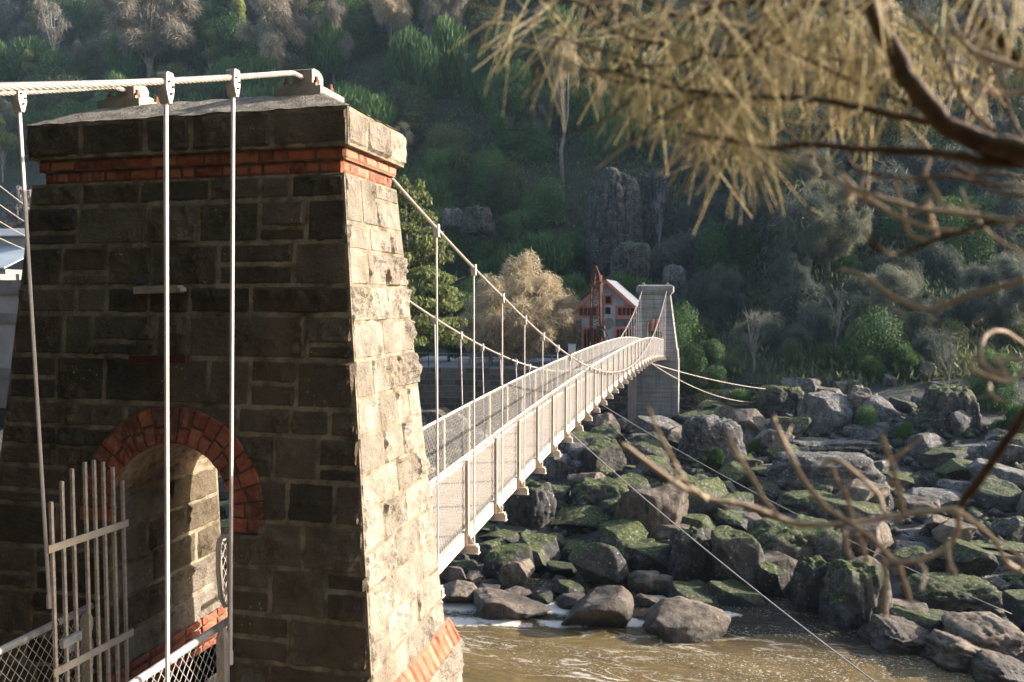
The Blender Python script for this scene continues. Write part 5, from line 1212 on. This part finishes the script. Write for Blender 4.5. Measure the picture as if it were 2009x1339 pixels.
while len(spots) < 290 and tries < 60000:
    tries += 1
    u, v = hrng.uniform(-60, 2080), hrng.uniform(-40, 730)
    if u < 760 and v > 330: continue
    if 1130 < u < 1325 and 320 < v < 572: continue
    if 860 < u < 975 and 400 < v < 500: continue
    p, d = on_ground(u, v, 57, 240)
    if d >= 239 or (p.x < -7 and p.y < 75) or p.y < (64 if p.x < 1 else 57) or p.z < -6.2: continue
    md = 2.3 if d < 76 else (3.0 if d < 110 else 4.0)
    if any((p.x - a) ** 2 + (p.y - b) ** 2 + (p.z - c_) ** 2 < md * md for a, b, c_ in spots): continue
    spots.append(tuple(p))
    if u > 1330: nm = hrng.choice(['grey', 'grey', 'olive', 'grey', 'olive', 'bush'])
    elif v < 160: nm = hrng.choice(['olive', 'bush', 'olive', 'grey'])
    else: nm = hrng.choice(['feather', 'feather', 'bush', 'olive'])
    put_bush(p + Vector((0, 0, -.3)), hrng.uniform(1.5, 2.5) * (.62 if d < 76 else 1 if d < 110 else 1.35), nm)
# ground scrub between the bushes: a mass nobody could count
r = np.random.default_rng(3); pts = []
while len(pts) < 6500:
    u, v = r.uniform(-80, 2090), r.uniform(-60, 775)
    if u < 740 and v > 330: continue
    p, d = on_ground(u, v, 56, 230)
    if d < 229 and p.z > (-4.2 if p.x < 0 else -6.4) and not (p.x < -7.5 and p.y < 74): pts.append((p.x, p.y, p.z))
pts = np.array(pts); n = len(pts) * 14; idx = r.integers(0, len(pts), n); C = pts[idx] + r.normal(size=(n, 3)) * np.array([.8, .8, .35]) + np.array([0, 0, .35])
a = r.normal(size=(n, 3)) * .4 + np.array([0, 0, 1]); a /= np.linalg.norm(a, axis=1)[:, None]; b = np.cross(a, r.normal(size=(n, 3))); b /= np.linalg.norm(b, axis=1)[:, None]; s = (.22 + .3 * r.random(n))[:, None]
V = np.stack([C - a * s * .5, C + b * s * .22, C + a * s, C - b * s * .22], 1).reshape(-1, 3)
tag(np_mesh('undergrowth', V, np.arange(4 * n).reshape(n, 4), LF['olive'], np.repeat(r.random(n), 4)), kind='stuff')
# shrubs on the rocks, told apart by where they grow
for (u, v, s, nm, lab) in ((1455, 815, 1.0, 'feather', 'pale green feathery shrub right of the lichen boulder'), (1700, 850, .8, 'bush', 'dark shrub growing on the broad speckled rock'), (1770, 868, .6, 'feather', 'small green shrub beside the perched boulder'), (1845, 830, .6, 'feather', 'small green shrub at the foot of the bulging rock'),
        (1990, 865, .9, 'feather', 'green shrub at the right edge between boulders'), (1710, 745, 1.0, 'feather', 'bright green shrub above the split brown column'), (1780, 740, 1.0, 'feather', 'bright green shrub among rocks below the trees'), (1370, 985, .7, 'feather', 'grass-like green tuft beside the great tilted slab'), (1400, 930, .6, 'feather', 'green tuft below the lichen boulder'),
        (1945, 800, 1.6, 'bush', 'dark green shrub mass above the right-edge boulders'), (1340, 770, 1.3, 'bush', 'dark green bush against the foot of the concrete tower'), (1420, 745, 1.3, 'olive', 'olive bush behind the lichen boulder'), (1560, 720, 1.3, 'olive', 'olive bush on the slope above the rock wall'), (1500, 690, 1.3, 'grey', 'grey bush on the mossy slope'),
        (1335, 690, 1.2, 'bush', 'leafy bush right of the tower step'), (1960, 985, .5, 'feather', 'grass tuft on the slab stack'), (1480, 895, .5, 'feather', 'grass tuft at the left end of the flat-topped rock')):
    p, d = on_ground(u, v, 22); put_bush(p + Vector((0, 0, .1)), s * .62, nm, lab, 'shrubs on the rocky bank')

# broken rubble between the boulders: far too much to count
r = np.random.default_rng(12); nv_, nf_, base = [], [], [(0, 0, 1), (.94, 0, .1), (.29, .89, .2), (-.76, .55, -.1), (-.76, -.55, .2), (.29, -.89, -.1), (0, 0, -1)]
bf_ = [(0, 1, 2), (0, 2, 3), (0, 3, 4), (0, 4, 5), (0, 5, 1), (6, 2, 1), (6, 3, 2), (6, 4, 3), (6, 5, 4), (6, 1, 5)]
for k in range(4200):
    X = r.uniform(-24, 24); q = r.random() ** .9 * 34; Y = (min(edge(X), 28.4) if X < 8 else edge(X)) + q
    if X < -8 and Y > 55: continue
    s = r.uniform(.10, .34) * (1 + q * .02); sc = r.uniform(.6, 1.3, 3) * s; an = r.uniform(0, 6.28); o0 = len(nv_); z = h_far(X, Y)
    for bx, by, bz in base:
        x, y, zz = (bx + r.normal() * .18) * sc[0], (by + r.normal() * .18) * sc[1], (bz + r.normal() * .12) * sc[2] * .7; nv_.append((X + x * math.cos(an) - y * math.sin(an), Y + x * math.sin(an) + y * math.cos(an), z + zz + s * .15))
    nf_ += [tuple(i + o0 for i in f) for f in bf_]
tag(np_mesh('rubble', nv_, nf_, M['rock_dark'], k=3), kind='stuff')

# ------------------------------------------------------------------ foreground tree branches, close to the lens
fgt = thing('foreground_sheoak', 'out of focus brown sheoak branches with straw needles hanging in from the right', 'tree', (3.4, 2.2, -3.0))
def A(L): return [(1400 + x * .4631, y * .4631) for x, y in L]
def B2(L): return [(1400 + x * .3727, 840 + y * .3727) for x, y in L]
def R1p(L): return [(850 + x * .3728, 840 + y * .3728) for x, y in L]
def R3p(L): return [(1300 + x * .3529, 640 + y * .3529) for x, y in L]
def R5(L): return [(900 + x * .418, y * .418) for x, y in L]
def smooth3(P_, n=6):
    out = []
    for i in range(len(P_) - 1):
        p0, p1, p2, p3 = P_[max(i - 1, 0)], P_[i], P_[i + 1], P_[min(i + 2, len(P_) - 1)]
        for k in range(n):
            t = k / n; out.append(.5 * ((2 * p1) + (p2 - p0) * t + (2 * p0 - 5 * p1 + 4 * p2 - p3) * t * t + (3 * p1 - p0 - 3 * p2 + p3) * t ** 3))
    return out + [P_[-1]]
fr = random.Random(31); KD = 0.72
def branch(px, d0, d1, w0, w1, mat='twigbark', name='branch', knob=True):
    """px: photo points, distance runs d0 to d1, widths in photo pixels"""
    d0 *= KD; d1 *= KD
    n = len(px); P_ = [at_d(u, v, lerp(d0, d1, i / (n - 1))) for i, (u, v) in enumerate(px)]
    Q = smooth3(P_, 7); m = len(Q); rad = []
    for i in range(m):
        d = lerp(d0, d1, i / (m - 1)); rad.append(lerp(w0, w1, i / (m - 1)) * (.5 if w0 > 15 else .46) * d / F_PX * (1 + .07 * fbm(i * .2, len(px), d0 * 9, 3)) * (1 if i < m * .8 else 1 - .35 * (i - m * .8) / (m * .2)))
        Q[i] = Q[i] + Vector((fbm(i * .12, d0, 1, 2), 0, fbm(i * .12, d0, 5, 2))) * rad[-1] * .6
    mb = MB(); mb.tube(Q, rad, 9)
    if name == 'twig':                                        # short side shoots and nodes
        for q in range(1 + m // 22):
            i = fr.randrange(2, m - 1); t = (Q[min(i + 1, m - 1)] - Q[i - 1]).normalized(); sd = Vector((fr.gauss(0, 1), fr.gauss(0, 1), fr.gauss(0, 1))); sd = (sd - t * sd.dot(t)).normalized()
            L = fr.uniform(14, 60) * d0 / F_PX; g = (t * .8 + sd * .75).normalized(); A0 = Q[i]; A1 = A0 + g * L * .5 + sd * L * .06; A2 = A0 + g * L + sd * L * .25
            mb.tube([A0, A1, A2], [rad[i] * .62, rad[i] * .45, rad[i] * .22], 6)
        for q in range(2 + m // 10):
            i = fr.randrange(1, m - 1); t = (Q[i + 1] - Q[i - 1]).normalized(); mb.tube([Q[i] - t * rad[i] * .7, Q[i], Q[i] + t * rad[i] * .7], [rad[i] * .9, rad[i] * 1.28, rad[i] * .9], 9)
    return mb.build(name, M[mat], fgt, smooth=True)
branch(A([(1700, 900), (1500, 740), (1315, 655), (1200, 625), (1120, 600), (1000, 540), (900, 440), (820, 330), (760, 220), (690, 90), (640, -120)]), 1.6, 1.8, 54, 28)
branch(A([(930, 520), (880, 512), (760, 490), (600, 455), (430, 420), (200, 412), (0, 400), (-200, 370), (-420, 300)]), 1.8, 1.85, 17, 7)
branch(A([(1400, 700), (1150, 690), (1000, 660), (800, 640), (600, 630), (400, 610), (230, 627), (30, 590), (-140, 560)]), 1.65, 1.8, 22, 7)
branch(A([(1420, 340), (1315, 280), (1200, 170), (1120, 80), (1050, 0), (1010, -60)]), 1.9, 2.1, 24, 17)
branch(A([(850, 445), (820, 440), (650, 370), (530, 320), (400, 250), (250, 210), (100, 150)]), 1.98, 2.05, 11, 5)
branch(A([(700, 60), (560, 50), (420, 10), (330, 80), (230, 160), (150, 250), (80, 340)]), 2.05, 1.85, 13, 7)
branch(R5([(1435, 20), (1250, 10), (1120, 70), (1040, 85), (960, 45), (800, -20), (600, -60)]), 2.0, 2.1, 11, 5)
branch(R5([(1180, 430), (1060, 420), (950, 350), (800, 270), (640, 230), (480, 180), (330, 160)]), 1.95, 2.1, 9, 4)
branch(R5([(1435, 190), (1330, 260), (1200, 260), (1000, 180), (860, 150), (700, 40), (560, -30)]), 1.95, 2.05, 8, 4)
branch(R5([(1200, 655), (1060, 660), (900, 650), (780, 690), (700, 750), (640, 800)]), 1.92, 1.9, 8, 3, 'twigpale')
TW = [(A([(1330, 932), (1220, 935), (1080, 910), (900, 890), (740, 850), (600, 800), (500, 760), (470, 700)]), 14, 9), (A([(1320, 790), (1150, 780), (1000, 745), (860, 760), (700, 745), (600, 710), (560, 650)]), 9, 8), (A([(910, 840), (915, 900), (940, 1000), (920, 1020), (830, 990), (800, 870), (770, 760)]), 10, 8),
      (A([(1200, 940), (1020, 990), (900, 1030), (780, 1080), (680, 1040), (640, 970)]), 11, 7), (A([(1330, 1185), (1100, 1250), (940, 1310), (860, 1300), (740, 1250), (640, 1170), (540, 1140)]), 12, 9), (A([(1090, 910), (1010, 890), (960, 850), (900, 740), (910, 680), (880, 590)]), 9, 9),
      (A([(1200, 560), (1100, 480), (1030, 380), (980, 230), (900, 120), (780, 30)]), 9, 5), (A([(1180, 540), (1100, 470), (1110, 430), (1180, 330)]), 9, 7), (A([(1330, 600), (1280, 540), (1240, 440), (1220, 310)]), 9, 7), (A([(1100, 985), (920, 970), (780, 920), (640, 830), (540, 740)]), 9, 10),
      (A([(1330, 840), (1160, 800), (1080, 700)]), 9, 6), (A([(1330, 390), (1200, 400), (1100, 370), (930, 340)]), 8, 5), (A([(1330, 300), (1200, 260), (1100, 220), (1040, 150), (1000, 60)]), 13, 8), (A([(1330, 760), (1200, 740), (1100, 745), (1020, 700)]), 8, 9), (A([(590, 800), (560, 850), (610, 820), (640, 760)]), 8, 8), (A([(1320, 1080), (1180, 1000), (1080, 880), (1050, 800)]), 7, 6)]
for px, w0, w1 in TW: branch(px, 1.7 + fr.uniform(-.1, .1), 1.78 + fr.uniform(-.1, .12), w0, w1, 'twigpale' if fr.random() < .7 else 'twigbark', 'twig')
KD = 0.85
branch([(2090, 690), (2009, 812)] + B2([(1580, 0), (1500, 130), (1400, 260), (1330, 370), (1280, 430)]), 1.5, 1.55, 20, 17, 'twigbark')
L2 = [(B2([(1280, 430), (1130, 440), (1000, 455), (870, 480), (640, 508), (480, 510), (350, 480), (200, 420), (90, 395), (0, 380)]) + R1p([(1300, 310), (1180, 220), (1060, 130), (990, 85)]), 12, 12), (B2([(350, 480), (260, 370), (200, 260), (130, 150), (90, 80), (70, 10)]), 9, 10), (R1p([(1440, 375), (1340, 300), (1290, 230), (1230, 110), (1170, 0), (1130, -110)]), 10, 9),
      (B2([(930, 690), (850, 600), (770, 540), (700, 490), (580, 410), (480, 280), (400, 140), (330, -20), (312, -60)]), 13, 10), (B2([(1000, 450), (980, 380), (960, 280), (920, 140), (880, 30)]), 11, 10), (B2([(940, 170), (980, 140), (1020, 112)]), 10, 9), (B2([(1000, 490), (900, 440), (860, 350), (760, 250), (640, 165), (570, 200)]), 9, 9), (B2([(730, 480), (700, 360), (650, 290), (620, 190)]), 9, 8),
      (B2([(1280, 430), (1400, 520), (1480, 600), (1540, 700), (1640, 760)]), 11, 7), (B2([(1280, 430), (1285, 530), (1230, 620), (1100, 690), (950, 700), (850, 600)]), 12, 9), (B2([(900, 700), (905, 850), (895, 985)]), 11, 10), (B2([(960, 690), (1000, 800), (1035, 920)]), 11, 9), (B2([(690, 540), (700, 640), (725, 695)]), 11, 11), (B2([(760, 560), (790, 640), (800, 700)]), 9, 8), (B2([(1560, 640), (1630, 700), (1600, 760), (1540, 720)]), 8, 6), (B2([(1230, 600), (1240, 700), (1280, 790)]), 9, 7), (B2([(1050, 690), (1110, 750), (1090, 860)]), 9, 7),
      (R3p([(2080, 200), (1960, 290), (1890, 305), (1800, 275), (1700, 225)]), 9, 9), (R3p([(1910, 295), (1790, 220), (1765, 130), (1800, 50), (1870, 25), (1950, 60), (2030, 120)]), 10, 8), (R3p([(1920, 290), (1880, 220), (1840, 170)]), 8, 8), (R3p([(2080, 180), (1950, 185), (1830, 190)]), 7, 6), (R3p([(1880, 420), (1820, 370), (1815, 320)]), 7, 7)]
for px, w0, w1 in L2: branch(px, 1.52 + fr.uniform(-.06, .06), 1.55 + fr.uniform(-.15, .15), w0, w1, 'twigpale', 'twig')
KD = 0.72
# fine brown twigs that carry the needles
KD = 0.72
for k in range(26):
    u0 = fr.uniform(1080, 1720); v0 = fr.uniform(-20, 190 if u0 < 1500 else 230); an = math.radians(fr.gauss(150, 28)); L = fr.uniform(90, 240); bx = fr.uniform(-.25, .25)
    P_ = [(u0 + math.cos(an + bx * q) * L * q / 3, v0 + math.sin(an + bx * q) * L * q / 3 * .8) for q in range(4)]
    branch(P_, fr.uniform(1.8, 2.0), fr.uniform(1.8, 2.05), fr.uniform(5, 8), 3, 'twigbark' if k % 3 else 'twigpale', 'fine_twig')
# trunk of the same tree, just out of the picture on the right
root_p = at_d(2300, 520, 1.3); mb = MB(); mb.tube([Vector((2.9, 2.6, -3.6)), Vector((2.5, 2.45, -1.6)), root_p.lerp(Vector((2.5, 2.45, -1.6)), .4), root_p, root_p + Vector((-.15, .3, .9)), root_p + Vector((-.2, .5, 2.2))], [.13, .11, .09, .075, .06, .04], 12)
mb.build('trunk', M['twigbark'], fgt, smooth=True)
# jointed needles hanging in sprays
nv, nf, ntint = [], [], []
def needle(p, dv, L, r, t):
    a = dv.cross(Vector((.3, .9, .2))).normalized() * r; b_ = dv.cross(a).normalized() * r; k0 = len(nv); bend = Vector((0, 0, -L * fr.uniform(.02, .12)))
    for q, (f, s) in enumerate(((0, 1), (.5, 1), (1, .75))):
        c0 = p + dv * L * f + bend * f * f
        for e_ in (a, b_, -a, -b_): nv.append(tuple(c0 + e_ * s)); ntint.append(t)
    for q in (0, 4):
        for j in range(4): nf.append((k0 + q + j, k0 + q + (j + 1) % 4, k0 + q + 4 + (j + 1) % 4, k0 + q + 4 + j))
def spray(px, d0, d1, n, dirpx, spread, L0, L1):
    d0 *= KD; d1 *= KD; n = int(n * .16)
    m = len(px); P_ = smooth3([at_d(u, v, lerp(d0, d1, i / (m - 1))) for i, (u, v) in enumerate(px)], 6)
    for k in range(n):
        t = fr.random() * (len(P_) - 1.001); p = P_[int(t)].lerp(P_[int(t) + 1], t - int(t)) + Vector((fr.gauss(0, .014), fr.gauss(0, .10), fr.gauss(0, .014)))
        a = math.radians(dirpx + fr.gauss(0, spread)); dv = (RGT * math.cos(a) - UPV * math.sin(a) + FWD * fr.gauss(0, .35)).normalized()
        needle(p, dv, fr.uniform(L0, L1) * d0 / F_PX, fr.uniform(.0007, .0013), fr.random())
spray(A([(850, 445), (650, 370), (530, 320), (400, 250), (250, 210)]), 1.95, 2.0, 420, 95, 22, 60, 150)
spray(A([(760, 300), (650, 180), (500, 110), (330, 80), (200, 120)]), 2.0, 2.05, 1150, 100, 30, 90, 200)
spray(A([(700, 100), (560, 50), (420, 20), (250, 0)]), 2.1, 2.1, 420, 100, 35, 80, 190)
spray(A([(430, 420), (200, 412), (0, 400), (-150, 375)]), 1.95, 2.0, 300, 110, 35, 50, 120)
spray(A([(250, 620), (150, 600), (60, 560), (20, 470)]), 1.9, 1.95, 300, 62, 30, 90, 170)
spray(A([(160, 440), (80, 440), (0, 430)]), 1.9, 1.95, 200, 45, 25, 80, 170)
spray(A([(200, 610), (30, 590), (-140, 560)]), 1.95, 1.95, 150, 100, 25, 80, 150)
spray(R5([(1435, 300), (1180, 430), (950, 350), (800, 270), (640, 230), (480, 180)]), 1.95, 2.05, 560, 112, 32, 70, 165)
spray(R5([(1330, 520), (1180, 450), (1060, 430), (950, 400), (760, 350)]), 1.95, 2.0, 330, 100, 26, 60, 140)
spray(R5([(1435, 20), (1250, 10), (1120, 70), (1040, 85), (960, 45), (800, -20)]), 2.0, 2.1, 560, 115, 40, 80, 190)
spray(R5([(1330, 260), (1200, 260), (1000, 180), (860, 150), (700, 40)]), 2.0, 2.05, 560, 115, 40, 80, 180)
spray(R5([(700, 60), (560, 0), (420, -30), (250, -60)]), 2.05, 2.15, 260, 125, 35, 100, 210)
spray(R5([(420, 60), (300, 20), (200, 0)]), 2.1, 2.15, 60, 125, 25, 100, 210)
spray(A([(1250, 230), (1120, 100), (1050, 20)]), 1.95, 2.0, 500, 100, 35, 70, 150)
spray(A([(1000, 240), (920, 130), (800, 40)]), 2.0, 2.05, 500, 95, 35, 60, 140)
spray(A([(680, 1000), (560, 950), (600, 930)]), 1.8, 1.85, 10, 170, 30, 40, 70)
tag(np_mesh('needles', nv, nf, LF['fg'], ntint, smooth=True, parent=fgt), kind='stuff')

# ------------------------------------------------------------------ air
hz = MB(); hz.box((-194, -44.5, -14.2), (109, 189, 90)); hm = bpy.data.materials.new('haze_air'); hm.use_nodes = True
hn = hm.node_tree.nodes; hn.remove(hn['Principled BSDF']); pv = hn.new('ShaderNodeVolumePrincipled'); pv.inputs['Color'].default_value = (0.55, 0.78, 1.0, 1); pv.inputs['Density'].default_value = 0.0002
hm.node_tree.links.new(pv.outputs[0], hn['Material Output'].inputs['Volume'])
tag(hz.build('haze', hm), kind='stuff')
